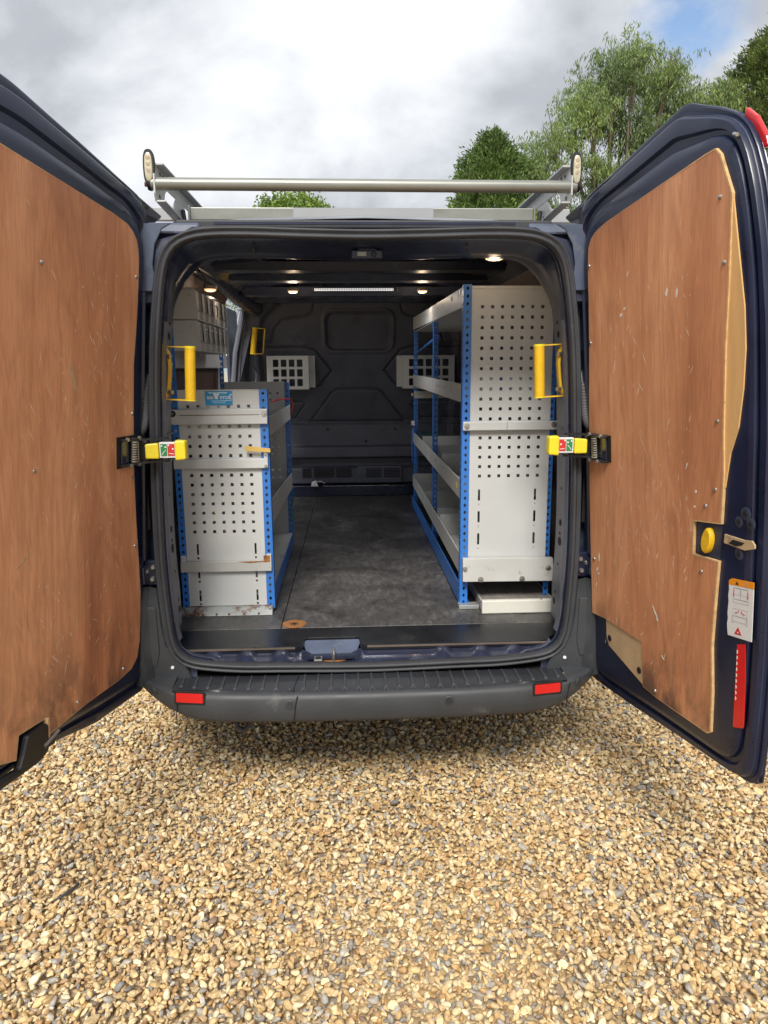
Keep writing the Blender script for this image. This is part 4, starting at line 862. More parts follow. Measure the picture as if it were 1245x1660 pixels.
rect_line(.22, .27, .78, .37, .007); rect_line(.20, .37, .80, .50, .006); rect_line(.18, .24, .24, .36, .006); rect_line(.76, .24, .82, .36, .006)
m.build('label_drawing', 'grey_ink', lab)['kind'] = 'stuff'
m = MB(); m.prism([(.30, .055), (.60, .055), (.45, .19)], fl, -.0034, -.003)
for P in ([(.20, .70), (.24, .70), (.24, .82), (.22, .83)], [(.78, .70), (.82, .70), (.80, .83), (.78, .82)], [(.30, .415), (.42, .43), (.46, .47), (.44, .475), (.40, .44), (.30, .43)], [(.70, .415), (.58, .43), (.54, .47), (.56, .475), (.60, .44), (.70, .43)]): m.prism(P, fl, -.0031, -.0028)
m.build('label_mark', 'red_ink', lab)['kind'] = 'stuff'
MB().prism([(.42, .085), (.48, .085), (.45, .115)], fl, -.003, -.0026).build('label_mark', 'white', lab)
m = MB(); m.prism([(.27, .91), (.41, .91), (.34, .965)], fl, -.0034, -.003); m.build('label_symbol', 'black', lab)
m = MB(); rect_line(.60, .915, .76, .965, .008); m.build('label_symbol', 'grey_ink', lab)
plate(frR, [(.778, .374), (.806, .384), (.809, .27), (.806, .170), (.804, .164), (.768, .150), (.768, .165)], -.0055, -.0035, 'reflective_strip', 'red_tape', dr)
m = MB(); random.seed(4)
for k in range(9):
    v = .36 - k * .0155; u = .7775 - .0004 * k; m.prism([(u, v), (u + .004, v - .003), (u + .0025, v - .009), (u, v - .010)], frR, -.0036, -.0030)
m.build('tape_wear', 'white', dr)['kind'] = 'stuff'
plate(frR, [(.715, 1.603), (.748, 1.576), (.782, 1.525), (.790, 1.502), (.772, 1.502), (.757, 1.535), (.735, 1.563), (.710, 1.585)], -.060, -.048, 'marker_lamp', 'red_lens', dr, bevel=.003)
MB().tube([frR(.735, 1.535, -.018), frR(.745, 1.54, .002), frR(.758, 1.535, .004)], .004, 8).build('door_clip', 'steel', dr)
def scratch(fr, par, ply, seed, n_):
    """thin pale scratches in loose families of one direction"""
    R_ = random.Random(seed); m = MB(); k = 0
    xs = [p[0] for p in ply]
    while k < n_:
        cu, cv, ba = R_.uniform(.12, .66), R_.uniform(.15, 1.42), R_.choice([1.2, 1.45, 1.75, 1.9, 1.3, .9, 2.2]) + R_.uniform(-.15, .15)
        for _ in range(R_.randint(2, 6)):
            u = cu + R_.gauss(0, .035); v = cv + R_.gauss(0, .07); a = ba + R_.gauss(0, .12); l = R_.choice([.006, .012, .02, .03, .045]) * R_.uniform(.6, 1.4); w = R_.uniform(.0005, .0014)
            if not (.11 < u < .60 and .13 < v < 1.43): continue
            bend = R_.gauss(0, .12); p = [(u, v), (u + math.cos(a) * l * .5, v + math.sin(a) * l * .5), (u + math.cos(a) * l * .5 + math.cos(a + bend) * l * .5, v + math.sin(a) * l * .5 + math.sin(a + bend) * l * .5)]
            nx, ny = -math.sin(a), math.cos(a)
            if max(q[1] for q in p) > 1.45: continue
            m.add([fr(p[0][0], p[0][1], .0037), fr(p[1][0] + nx * w, p[1][1] + ny * w, .0037), fr(p[2][0], p[2][1], .0037), fr(p[1][0] - nx * w, p[1][1] - ny * w, .0037)], [(0, 1, 2, 3)]); k += 1
    m.build('scratch', 'scratch', par)['kind'] = 'stuff'
# paint scuffs on the board, as flakes
m = MB(); random.seed(9)
def flake(u, v, l, wd, ang):
    n_ = 8; return [(u + math.cos(ang) * math.cos(t) * l * random.uniform(.7, 1.1) - math.sin(ang) * math.sin(t) * wd * random.uniform(.6, 1.2), v + math.sin(ang) * math.cos(t) * l * random.uniform(.7, 1.1) + math.cos(ang) * math.sin(t) * wd * random.uniform(.6, 1.2)) for t in np.linspace(0, 2 * PI, n_, endpoint=False)]
for u, v, l, wd, a in ((.10, .43, .018, .004, 1.5), (.085, .385, .010, .005, .9), (.095, .372, .008, .003, 0), (.078, .33, .008, .002, 1.4), (.43, .345, .022, .0035, -.9), (.44, .33, .012, .003, -.9), (.49, 1.235, .012, .006, 1.2), (.535, 1.228, .014, .004, 1.5), (.26, 1.195, .008, .006, .5), (.28, 1.212, .006, .004, .2), (.30, 1.305, .010, .002, .9), (.47, .22, .010, .002, -.6), (.50, .90, .012, .0012, 1.0), (.35, .98, .016, .001, 1.3), (.58, .79, .012, .0012, 1.2), (.22, 1.05, .016, .0008, 1.4), (.62, .73, .005, .004, 0), (.615, .69, .004, .003, 0)):
    m.prism(flake(u, v, l, wd, a), frR, .0033, .0040)
o_ = m.build('paint_scuff', 'white_wood', dr); o_['kind'] = 'stuff'
scratch(frR, dr, PLY, 11, 170)

dl, frL, *_ = door(-1, 12, PLYL, OUT_LEFT)
for u, v in ((.083, 1.326), (.108, .919), (.112, .719), (.094, .496), (.171, .108), (.43, .112), (.60, .80), (.55, 1.30)):
    MB().tube([frL(u, v, .0035), frL(u, v, .0065), frL(u, v, .008)], [.006, .0055, .002], 10).build('panel_screw', 'steel', dl, smooth=True)
# lower latch block at the free corner of the left door
o = MB().prism([(.585, .045), (.582, .118), (.595, .130), (.670, .130), (.69, .085), (.705, .058), (.76, .066), (.84, .070), (.84, .048), (.63, .034)], frL, -.006, .016).build('latch_block', 'black', dl, bevel=.006)
MB().prism([(.56, .055), (.56, .078), (.61, .082), (.61, .060)], frL, .004, .018).build('latch_pawl', 'rubber', o, bevel=.003)
MB().tube([frL(.61, .072, .018), frL(.545, .085, .018)], .004, 8).build('latch_pin', 'steel', o)
MB().prism([(.583, .05), (.583, .135), (.577, .135), (.573, .06)], frL, -.004, .012).build('latch_rim', 'ply_edge', dl)
m = MB(); random.seed(5)
for u, v, l, wd, a in ((.40, .98, .10, .0009, 1.05), (.33, 1.06, .03, .0008, 1.3), (.24, 1.15, .05, .0007, 1.25), (.45, .90, .03, .001, 1.2), (.66, .58, .028, .002, -.5), (.62, .60, .02, .001, -.5), (.60, 1.02, .014, .002, 0), (.30, .62, .02, .0008, 1.5), (.52, .33, .006, .004, .3), (.40, .48, .012, .001, .5), (.60, .36, .01, .003, 1.2), (.25, .84, .02, .0008, .4)):
    m.prism(flake(u, v, l, wd, a), frL, .0033, .0040)
o_ = m.build('paint_scuff', 'pale_board', dl); o_['kind'] = 'stuff'
scratch(frL, dl, PLYL, 12, 200)

# door check arms (yellow lever with red and green label) in the middle of each hinge side
def check_arm(s, dr_, fr):
    hole = [(.078, .757), (.078, .852), (.205, .852), (.205, .757)] if s < 0 else [(.068, .757), (.068, .840), (.192, .840), (.192, .757)]
    dd = MB(); um = sum(u for u, v in hole) / 4; vm = sum(v for u, v in hole) / 4
    for k in range(9): dd.tube([fr(um - .018 + .010 * math.cos(t), vm - .032 + k * .0075 + .003 * t / 6.28, .016 + .010 * math.sin(t)) for t in np.linspace(0, 2 * PI, 10)], .0024, 6)
    MB().tube([fr(um - .018, vm - .042, .014), fr(um - .018, vm + .042, .014)], .0075, 12).build('check_roller', 'rubber', dr_, smooth=True)
    dd.build('check_coil', 'steel', dr_, smooth=True)['kind'] = 'stuff'
    MB().prism([(um - .002, vm - .036), (um + .042, vm - .036), (um + .042, vm + .036), (um - .002, vm + .036)], fr, .005, .010).build('check_housing', 'navy', dr_, bevel=.002)
    for dv_ in (-.040, .037): MB().prism([(um - .055, vm + dv_ - .004), (um + .05, vm + dv_ - .004), (um + .05, vm + dv_ + .004), (um - .055, vm + dv_ + .004)], fr, .005, .020).build('check_cheek', 'black_gloss', dr_, bevel=.002)
    for du, dv_ in ((-.045, .04), (-.045, -.043), (.03, .04), (.005, -.043)): MB().tube([fr(um + du, vm + dv_, .018), fr(um + du, vm + dv_, .025)], .006, 10).build('check_rivet', 'steel', dr_)
    MB().prism([(u, v) for u, v in hole], fr, .0036, .0050).build('check_cutout', 'hole', dr_)
    y = -.045; zc = 1.298
    b = MB()
    for z in (zc - .036, zc + .036): b.hexa([(s * .790, -.12, z - .004), (s * .64, y + .01, z - .003), (s * .64, y + .03, z - .003), (s * .790, -.09, z - .004), (s * .790, -.12, z + .004), (s * .64, y + .01, z + .003), (s * .64, y + .03, z + .003), (s * .790, -.09, z + .004)])
    arm = b.build('check_arm', 'black_gloss', dr_)
    m = MB(); m.box(min(s * .70, s * .785), max(s * .70, s * .785), -.075, -.05, zc - .034, zc + .034); m.build('check_bracket', 'black', arm, bevel=.004)
    m = MB()
    for k in range(6): m.tube([(s * (.737 + .003 * (k % 2)), -.088, zc - .03 + k * .011), (s * (.765 + .003 * (k % 2)), -.098, zc - .028 + k * .011)], .0045, 8)
    m.build('check_spring', 'steel' if False else 'rubber', arm, smooth=True)
    m = MB()
    for z in (zc - .040, zc + .040): m.disc((s * .748, -.085, z), (0, 0, 1), .012, .006, 12)
    m.tube([(s * .742, -.09, zc - .035), (s * .738, -.098, zc), (s * .742, -.09, zc + .035)], .0025, 6); m.tube([(s * .728, -.085, zc - .032), (s * .724, -.09, zc + .03)], .003, 6)
    m.build('check_pivot', 'steel', arm)['kind'] = 'stuff'
    def xs(a, b): return (min(s * a, s * b), max(s * a, s * b))
    p1 = MB().hexa([(s * .706, -.085, zc - .024), (s * .665, -.080, zc - .025), (s * .665, -.06, zc - .025), (s * .700, -.06, zc - .024), (s * .706, -.085, zc + .022), (s * .665, -.080, zc + .025), (s * .665, -.06, zc + .025), (s * .700, -.06, zc + .022)]).build('check_lever', 'yellow_flat', arm, bevel=.004)
    xa = s * .6325; MB().box(*xs(.600, .662), -.078, -.060, zc - .022, zc + .027).build('check_label', 'white', arm, bevel=.001)
    MB().box(*xs(.6385, .658), -.0795, -.077, zc - .016, zc + .022).build('label_green', 'green_ink', arm)
    MB().box(*xs(.615, .6365), -.0795, -.077, zc - .016, zc + .022).build('label_red', 'red_ink', arm)
    m = MB()
    for pts in (((.655, -.013), (.649, -.004), (.642, .003)),): m.tube([(s * a, -.0798, zc + b) for a, b in pts], .0012, 6)
    m.disc((s * .6545, -.0795, zc + .016), (0, -1, 0), .0028, .001, 8); m.disc((s * .643, -.0795, zc + .012), (0, -1, 0), .003, .001, 8)
    m.tube([(s * .632, -.0798, zc - .008), (s * .617, -.0798, zc - .010)], .0011, 6); m.disc((s * .633, -.0795, zc + .018), (0, -1, 0), .0028, .001, 8); m.disc((s * .620, -.0795, zc + .006), (0, -1, 0), .003, .001, 8)
    m.build('label_icon', 'white', arm)['kind'] = 'stuff'
    m = MB(); m.hexa([(s * .613, -.088, zc - .030), (s * .580, -.088, zc - .027), (s * .576, -.06, zc - .027), (s * .613, -.05, zc - .030), (s * .613, -.088, zc + .033), (s * .580, -.088, zc + .033), (s * .576, -.06, zc + .032), (s * .613, -.05, zc + .034)]); m.build('check_cap', 'yellow_flat', arm, bevel=.005)
check_arm(1, dr, frR); check_arm(-1, dl, frL)

# ------------------------------------------------------------------ racking
def post(par, x0, x1, y, z0, z1, side, pitch=.0285, wide=True):
    """perforated angle post: front flange with diamond holes and a side flange facing the aisle (side=-1 left edge, +1 right edge)"""
    fw = x1 - x0
    o = MB().diamond_strip(lambda u, v: (x0 + u, y, z0 + v), fw, z1 - z0, pitch, .0062, .0085).build('post', 'blue', par, solid=.0022, merge=True)
    xe = x0 if side < 0 else x1
    MB().diamond_strip(lambda u, v: (xe, y + .0012 + u, z0 + v), .034, z1 - z0, pitch, .0062, .0085).build('post_flange', 'blue', o, solid=.0022, merge=True)
    return o
def perf(par, x0, x1, z0, z1, y, cols, rows, hs, slots=(), rounds=(), nm='perforated_panel', mt='panel'):
    us = [x0, x1]; vs_ = [z0, z1]; holes = []
    for c in cols: us += [c - hs / 2, c + hs / 2]
    for r in rows: vs_ += [r - hs / 2, r + hs / 2]
    for a, b, c, d in slots: us += [a, b]; vs_ += [c, d]
    U = sorted(set(round(x, 5) for x in us)); Z_ = sorted(set(round(x, 5) for x in vs_))
    rects = [(c - hs / 2, c + hs / 2, r - hs / 2, r + hs / 2) for c in cols for r in rows] + list(slots)
    for i in range(len(U) - 1):
        for j in range(len(Z_) - 1):
            um, zm = (U[i] + U[i + 1]) / 2, (Z_[j] + Z_[j + 1]) / 2
            if any(a < um < b and c < zm < d for a, b, c, d in rects): holes.append((U[i], Z_[j]))
    o = MB().grid_panel(U, Z_, holes, lambda u, v: (u, y, v)).build(nm, mt, par, solid=.0016)
    return o
def bolt(par, x, y, z, r=.009, dark=False):
    o = MB().tube([(x, y, z), (x, y - .003, z)], [r * 1.25, r * 1.2], 18).build('bolt', 'black' if dark else 'steel', par)
    MB().tube([(x, y - .003, z), (x, y - .009, z)], [r * .7, r * .6], 6).build('bolt_head', 'steel', o)

RR = thing('racking_unit', 'tall grey and blue van shelving with perforated end panel along the right wall', 'shelving', (.57, 1.6, F))
yF = .482
post(RR, .385, .416, yF, .580, 1.862, -1); post(RR, .735, .756, yF + .01, .60, 1.858, 1)
cols = [.4585 + k * .0392 for k in range(7)]
rows = [1.779 - k * .0391 for k in range(12)] + [1.2735 - k * .0383 for k in range(5)]
slots = [(x - .0045, x + .0045, z, z + .046) for x in (.458, .687) for z in (1.020, .930, .838)]
slots += [(x - .002, x + .002, z, z + .004) for x in (.458, .687) for z in (1.003, .912, .820)]
perf(RR, .416, .738, .70, 1.845, yF + .004, cols, rows, .0122, slots)
MB().box(.416, .738, yF - .002, yF + .015, 1.845, 1.857).build('top_edge', 'panel', RR, bevel=.002)
# cross straps
o = MB().box(.386, .786, yF - .020, yF - .004, 1.305, 1.340).build('strap', 'panel', RR, bevel=.003); bolt(o, .401, yF - .020, 1.323); bolt(o, .748, yF - .020, 1.327)
MB().box(.560, .5615, yF - .0206, yF - .0198, 1.308, 1.337).build('strap_seam', 'hole', o)
o = MB().hexa([(.390, yF - .045, .693), (.768, yF - .045, .690), (.768, yF - .02, .690), (.390, yF - .02, .693), (.391, yF - .030, .787), (.762, yF - .030, .783), (.762, yF - .006, .783), (.391, yF - .006, .787)]).build('foot_plate', 'panel_rust', RR, bevel=.002)
for x, z in ((.399, .745), (.742, .744)): bolt(o, x, yF - .038, z, .008)
for x in (.462, .632): bolt(o, x, yF - .048, .703, .009)
MB().box(.378, .462, .455, .50, .571, .588).build('base_foot', 'galv_rust', RR, bevel=.002)
# inner posts along the aisle
YM, YB = 1.53, 2.67
for y in (YM, YB):
    post(RR, .392, .416, y, .61, 1.86, -1)
    post(RR, .735, .756, y, .61, 1.86, 1)
def shelf(par, x0, x1, segs, zlo, zhi, base, side, mt='shelf_lip', divs=(), back=.0):
    """folded tray: one aisle lip per length, base sheet, back lip, dividers standing on it"""
    xl = x0 if side < 0 else x1
    for (ya, yb, la, lb, ha, hb) in segs:
        t = .003 * side
        m = MB().hexa([(xl - .002, ya, la), (xl + .002, ya, la), (xl + .002, yb, lb), (xl - .002, yb, lb), (xl - .002, ya, ha), (xl + .002, ya, ha), (xl + .002, yb, hb), (xl - .002, yb, hb)])
        o = m.build('shelf_lip', mt, par, bevel=.0008)
    y0, y1 = segs[0][0], segs[-1][1]
    MB().box(x0 + .003, x1 - .002, y0, y1, base - .003, base).build('shelf_base', 'shelf', par)
    MB().box(x1 - .004 if side < 0 else x0, x1 if side < 0 else x0 + .004, y0, y1, base, base + .08 + back).build('back_lip', 'shelf', par)
    for y in divs: MB().box(x0 + .006, x1 - .006, y, y + .003, base, base + .10).build('divider', 'shelf', par)
shelf(RR, .387, .765, [(.52, YM - .002, 1.779, 1.790, 1.856, 1.866), (YM + .002, 2.68, 1.790, 1.802, 1.866, 1.882)], 0, 0, 1.790, -1, 'shelf_lip')
shelf(RR, .387, .765, [(.52, YM - .002, 1.413, 1.421, 1.486, 1.495), (YM + .002, 2.68, 1.421, 1.430, 1.495, 1.505)], 0, 0, 1.425, -1, back=.03)
shelf(RR, .387, .765, [(.52, YM - .002, 1.023, 1.031, 1.102, 1.108), (YM + .002, 2.68, 1.031, 1.041, 1.108, 1.115)], 0, 0, 1.035, -1, divs=(1.15, 1.56, 2.1), back=.03)
shelf(RR, .387, .765, [(.52, YM - .002, .710, .720, .798, .803), (YM + .002, 2.70, .720, .735, .803, .813)], 0, 0, .722, -1, divs=(1.2, 1.9, 2.66), back=.05)
MB().hexa([(.384, .52, .580), (.388, .52, .580), (.388, YB + .1, .590), (.384, YB + .1, .590), (.384, .52, .668), (.388, .52, .668), (.388, YB + .1, .650), (.384, YB + .1, .650)]).build('bottom_rail', 'blue', RR, bevel=.001)
MB().box(.384, .43, .52, YB + .1, .580, .584).build('rail_return', 'blue', RR)
MB().box(.39, .765, YB - .012, YB - .008, 1.345, 1.392).build('tie_bar', 'shelf_lip', RR)
bolt(RR, .405, YB - .012, 1.37, .008); MB().box(.372, .384, YB, YB + .01, 1.36, 1.38).build('tie_bolt', 'steel', RR)
# small scuffed stickers on lips
random.seed(3)
for ya, yb, z, n_ in ((.60, 1.45, 1.845, 5), (1.7, 2.6, 1.85, 4), (.62, 1.45, 1.468, 6), (.60, 1.4, 1.085, 5), (.6, 2.5, .785, 7)):
    m = MB()
    for k in range(n_):
        y = random.uniform(ya, yb); h = random.uniform(.008, .018); w = random.uniform(.01, .04); m.box(.3842, .3849, y, y + w, z - h, z)
    m.build('lip_scuff', 'alu_pale', RR)['kind'] = 'stuff'
m = MB(); m.box(.3838, .3849, .57, .60, 1.835, 1.852); m.box(.3838, .3849, .57, .595, 1.462, 1.480); m.box(.3838, .3849, .60, .63, 1.055, 1.075); m.build('warning_dot', 'yellow_flat', RR)
# extra objects on and around this unit
tag(MB().loft([[(x + dx_ * .5, y, z) for x, y in ((.40, 2.25), (.53, 2.25), (.53, 2.52), (.40, 2.52))] for dx_, z in ((0, 1.038), (0, 1.12), (0, 1.128))], cap0=True, cap1=True).build('tool_case', 'rag', bevel=.01), 'dark green case lying on the third shelf of the right racking', 'tool case')
pk = thing('sliding_plank', 'worn brown plank with white painted front edge under the tall right racking', 'plank', (.615, .75, F))
MB().box(.466, .768, .415, 1.55, .590, .612).build('board', 'plank', pk, bevel=.002)
MB().box(.462, .770, .390, .414, .5712, .626).build('front_edge', 'white_wood', pk, bevel=.004)
MB().box(.4655, .4715, .415, 1.2, .575, .6135).build('side_rail', 'panel_rust', pk); MB().box(.760, .766, .415, 1.2, .575, .6135).build('side_rail', 'panel_rust', pk)
MB().tube([(.705, .40, .6258), (.705, .40, .6270)], .005, 12).build('screw_hole', 'black', pk)
cb_ = MB(); P_ = [(.388, 2.60, 1.16), (.372, 2.58, 1.13), (.368, 2.58, 1.02), (.372, 2.58, .92), (.382, 2.58, .90), (.392, 2.58, .93), (.390, 2.58, 1.05), (.386, 2.6, 1.15)]
tag(cb_.tube(P_, .004, 6).build('cord', 'blue', smooth=True), 'blue cord hanging in a loop from the far right post', 'cord')
tag(MB().box(.366, .388, 2.595, 2.60, 1.165, 1.195).build('paper_tag', 'white', bevel=.001), 'small white tag tied to the far post of the right racking', 'tag')
st = MB(); st.tube([(.395, YM - .02, 1.70), (.40, 1.75, 1.69), (.40, 2.45, 1.655), (.398, YB - .02, 1.635)], .006, 8); st.tube([(.385, YM - .01, 1.715), (.42, YM - .015, 1.713), (.42, YM - .015, 1.700), (.385, YM - .01, 1.700)], .004, 6)
st.box(.392, .41, YB - .03, YB - .02, 1.60, 1.645)
tag(st.build('tie_strap', 'blue', smooth=True), 'blue strap stretched between the middle and far posts under the top shelf', 'strap')

LR = thing('racking_unit', 'low grey and blue van shelving with perforated end panel on the left side', 'shelving', (-.57, 1.05, F))
yL = .485
post(LR, -.410, -.379, yL, .585, 1.472, 1)
post(LR, -.750, -.724, yL, .585, 1.90, -1)
colsL = [-.6865 + k * .0391 for k in range(7)]
rowsL = [1.408, 1.330, 1.2915, 1.2535, 1.2155, 1.138, 1.1, 1.062, 1.0235, .986, .948, .910]
slL = [(x - .004, x + .004, z, z + .045) for x in (-.679, -.448) for z in (.815, .717, .620)] + [(x - .004, x + .004, z, z + .008) for x in (-.679, -.448) for z in (.797, .699, .603)]
perf(LR, -.724, -.410, .600, 1.468, yL + .003, colsL, rowsL, .0122, slL)
MB().box(-.724, -.410, yL, yL + .014, 1.468, 1.472).build('top_edge', 'panel', LR)
o = MB().box(-.776, -.380, yL - .018, yL - .004, 1.340, 1.375).build('strap', 'panel', LR, bevel=.002); MB().box(-.752, -.380, yL - .016, yL - .003, 1.375, 1.398).build('strap_tab', 'panel', o, bevel=.002)
bolt(o, -.742, yL - .018, 1.382, .010, True); bolt(o, -.392, yL - .018, 1.380, .009)
m = MB(); m.box(-.715, -.41, yL - .0186, yL - .0178, 1.3745, 1.3765); m.build('strap_crease', 'rusty', o)
o = MB().box(-.751, -.385, yL - .014, yL - .003, 1.166, 1.204).build('strap', 'panel', LR, bevel=.002); MB().box(-.399, -.384, yL - .015, yL - .004, 1.168, 1.235).build('strap_tab', 'panel', o, bevel=.002)
bolt(o, -.392, yL - .015, 1.222, .005); bolt(o, -.392, yL - .015, 1.175, .005)
o = MB().box(-.748, -.385, yL - .016, yL - .004, .747, .790).build('strap', 'panel_rust', LR, bevel=.002); MB().box(-.404, -.384, yL - .017, yL - .004, .760, .818).build('strap_tab', 'panel_rust', o, bevel=.002); MB().box(-.745, -.725, yL - .017, yL - .004, .79, .816).build('strap_tab', 'panel', o, bevel=.002)
MB().box(-.415, -.39, yL - .0176, yL - .0165, .785, .812).build('rust_stain', 'rust_orange', o); MB().prism([(-.52, .789), (-.47, .782), (-.42, .786), (-.40, .79)], lambda u, v, w: (u, w, v), yL - .0172, yL - .0162).build('rust_stain', 'rust_orange', o)
o = MB().hexa([(-.758, yL - .045, .571), (-.385, yL - .045, .571), (-.385, yL + .02, .571), (-.758, yL + .02, .571), (-.752, yL - .012, .598), (-.386, yL - .012, .600), (-.386, yL + .02, .600), (-.752, yL + .02, .598)]).build('foot_plate', 'galv_rust', LR, bevel=.002)
for x in (-.738, -.396): bolt(o, x, yL - .02, .592, .007)
m = MB(); random.seed(2)
for x in (-.715, -.70, -.683, -.665, -.61, -.56, -.50, -.44): m.disc((x, yL - .040, .576), (0, -.9, .5), .005, .002, 8)
m.build('foot_hole', 'rusty', o)['kind'] = 'stuff'
YE = 1.63
post(LR, -.408, -.384, YE, .60, 1.477, 1); post(LR, -.750, -.728, YE, .60, 1.95, -1)
cE = [-.68 + k * .039 for k in range(7)]
perf(LR, -.745, -.408, .62, 1.475, YE + .003, cE, [1.42, 1.385, 1.30, 1.25, 1.21, 1.17, 1.13, 1.09, 1.0, .96, .92, .88, .84], .011, nm='end_panel', mt='bin')
MB().box(-.745, -.408, YE - .004, YE + .010, 1.475, 1.482).build('end_edge', 'shelf_lip', LR)
def lshelf(zl0, zh0, zl1, zh1, base, divs=()):
    MB().hexa([(-.384, .52, zl0), (-.380, .52, zl0), (-.380, YE, zl1), (-.384, YE, zl1), (-.384, .52, zh0), (-.380, .52, zh0), (-.380, YE, zh1), (-.384, YE, zh1)]).build('shelf_lip', 'shelf_lip', LR, bevel=.001)
    MB().box(-.745, -.385, .50, YE, base - .003, base).build('shelf_base', 'shelf', LR)
    MB().box(-.748, -.744, .50, YE, base, base + .09).build('back_lip', 'shelf', LR)
    for y in divs: MB().box(-.74, -.39, y, y + .003, base, base + .07).build('divider', 'bin', LR)
lshelf(1.285, 1.362, 1.280, 1.358, 1.292, (1.1,)); lshelf(.93, 1.03, .90, .985, .935, (.9, 1.3))
MB().box(-.745, -.385, .50, YE, .640, .643).build('shelf_base', 'shelf', LR)
MB().hexa([(-.384, .52, .582), (-.380, .52, .582), (-.380, YE, .590), (-.384, YE, .590), (-.384, .52, .668), (-.380, .52, .668), (-.380, YE, .655), (-.384, YE, .655)]).build('bottom_rail', 'blue', LR, bevel=.001)
# blue maker's sticker
o = MB().box(-.617, -.513, yL - .0012, yL - .0003, 1.413, 1.467).build('maker_sticker', 'sticker_blue', LR)
m = MB()
m.prism([(-.607, 1.463), (-.53, 1.463), (-.535, 1.457), (-.58, 1.460), (-.60, 1.456)], lambda u, v, w: (u, w, v), yL - .0018, yL - .0010)
m.prism([(-.595, 1.430), (-.545, 1.431), (-.515, 1.434), (-.514, 1.431), (-.54, 1.428), (-.595, 1.428)], lambda u, v, w: (u, w, v), yL - .0018, yL - .0010)
m.box(-.590, -.540, yL - .0018, yL - .0010, 1.4215, 1.4235); m.prism([(-.528, 1.450), (-.516, 1.458), (-.515, 1.448)], lambda u, v, w: (u, w, v), yL - .0018, yL - .0010)
m.build('sticker_print', 'sticker_pale', o)['kind'] = 'stuff'
MB().prism([(-.587, 1.457), (-.578, 1.461), (-.573, 1.457), (-.566, 1.460), (-.562, 1.454), (-.568, 1.448), (-.583, 1.448)], lambda u, v, w: (u, w, v), yL - .0020, yL - .0011).build('sticker_crest', 'white', o)
def text(s, x, z, size, y, par, mt, nm, bold=.0):
    c = bpy.data.curves.new(nm, 'FONT'); c.body = s; c.size = size; c.extrude = .0003; c.offset = bold; c.align_x = 'CENTER'; c.align_y = 'CENTER'
    tmp = bpy.data.objects.new('tmp', c); COL.objects.link(tmp); dg = bpy.context.evaluated_depsgraph_get(); me = bpy.data.meshes.new_from_object(tmp.evaluated_get(dg))
    bpy.data.objects.remove(tmp); me.transform(Matrix.Translation((x, y, z)) @ Matrix.Rotation(PI / 2, 4, 'X') @ Matrix.Scale(1.18, 4, (1, 0, 0))); me.materials.clear(); me.materials.append(MATS[mt])
    ob = bpy.data.objects.new(nm, me); COL.objects.link(ob); WL[ob] = Vector((0, 0, 0)); setpar(ob, par); return ob
text('BRI', -.598, 1.441, .015, yL - .002, o, 'white', 'lettering', .0004); text('STOR', -.539, 1.441, .015, yL - .002, o, 'white', 'lettering', .0004)
MB().prism([(-.581, 1.4475), (-.568, 1.4475), (-.568, 1.440), (-.572, 1.4355), (-.577, 1.4355), (-.581, 1.440)], lambda u, v, w: (u, w, v), yL - .0021, yL - .0012).build('sticker_crest', 'white', o)
# rust streaks on the left panel
m = MB()
for x, z, l, w in ((-.609, .982, .020, .0015), (-.567, .928, .022, .001), (-.60, .905, .02, .0008), (-.605, .995, .008, .003)): m.prism([(x - w, z), (x + w, z), (x + w * .5, z - l), (x - w * .3, z - l * .9)], lambda u, v, w_: (u, w_, v), yL + .0010, yL + .0020)
m.build('rust_streak', 'tan_tag', LR)['kind'] = 'stuff'
tag(MB().hexa([(-.470, yL - .024, 1.236), (-.372, yL - .02, 1.228), (-.372, yL - .018, 1.228), (-.470, yL - .021, 1.236), (-.470, yL - .024, 1.256), (-.372, yL - .02, 1.244), (-.372, yL - .018, 1.244), (-.470, yL - .021, 1.256)]).build('yellow_tag', 'tan_tag', bevel=.001), 'yellow tan flat tag hooked over the inner post of the low left racking', 'tag')
tag(MB().tube([(-.47, 1.5, 1.38), (-.42, 1.56, 1.392), (-.375, 1.60, 1.388), (-.360, 1.61, 1.36), (-.368, 1.60, 1.325), (-.38, 1.60, 1.31)], .004, 6).build('cord', 'red', smooth=True), 'thin red cord looped over the shelf end of the low left racking', 'cord')
tag(MB().tube([(-.39, 1.61, .86), (-.372, 1.60, .862), (-.365, 1.62, .858), (-.39, 1.605, .80), (-.385, 1.605, .76), (-.39, 1.605, .72)], .003, 6).build('cable_tie', 'green_ink', smooth=True), 'green tie wrapped round the far post of the low left racking', 'cable tie')

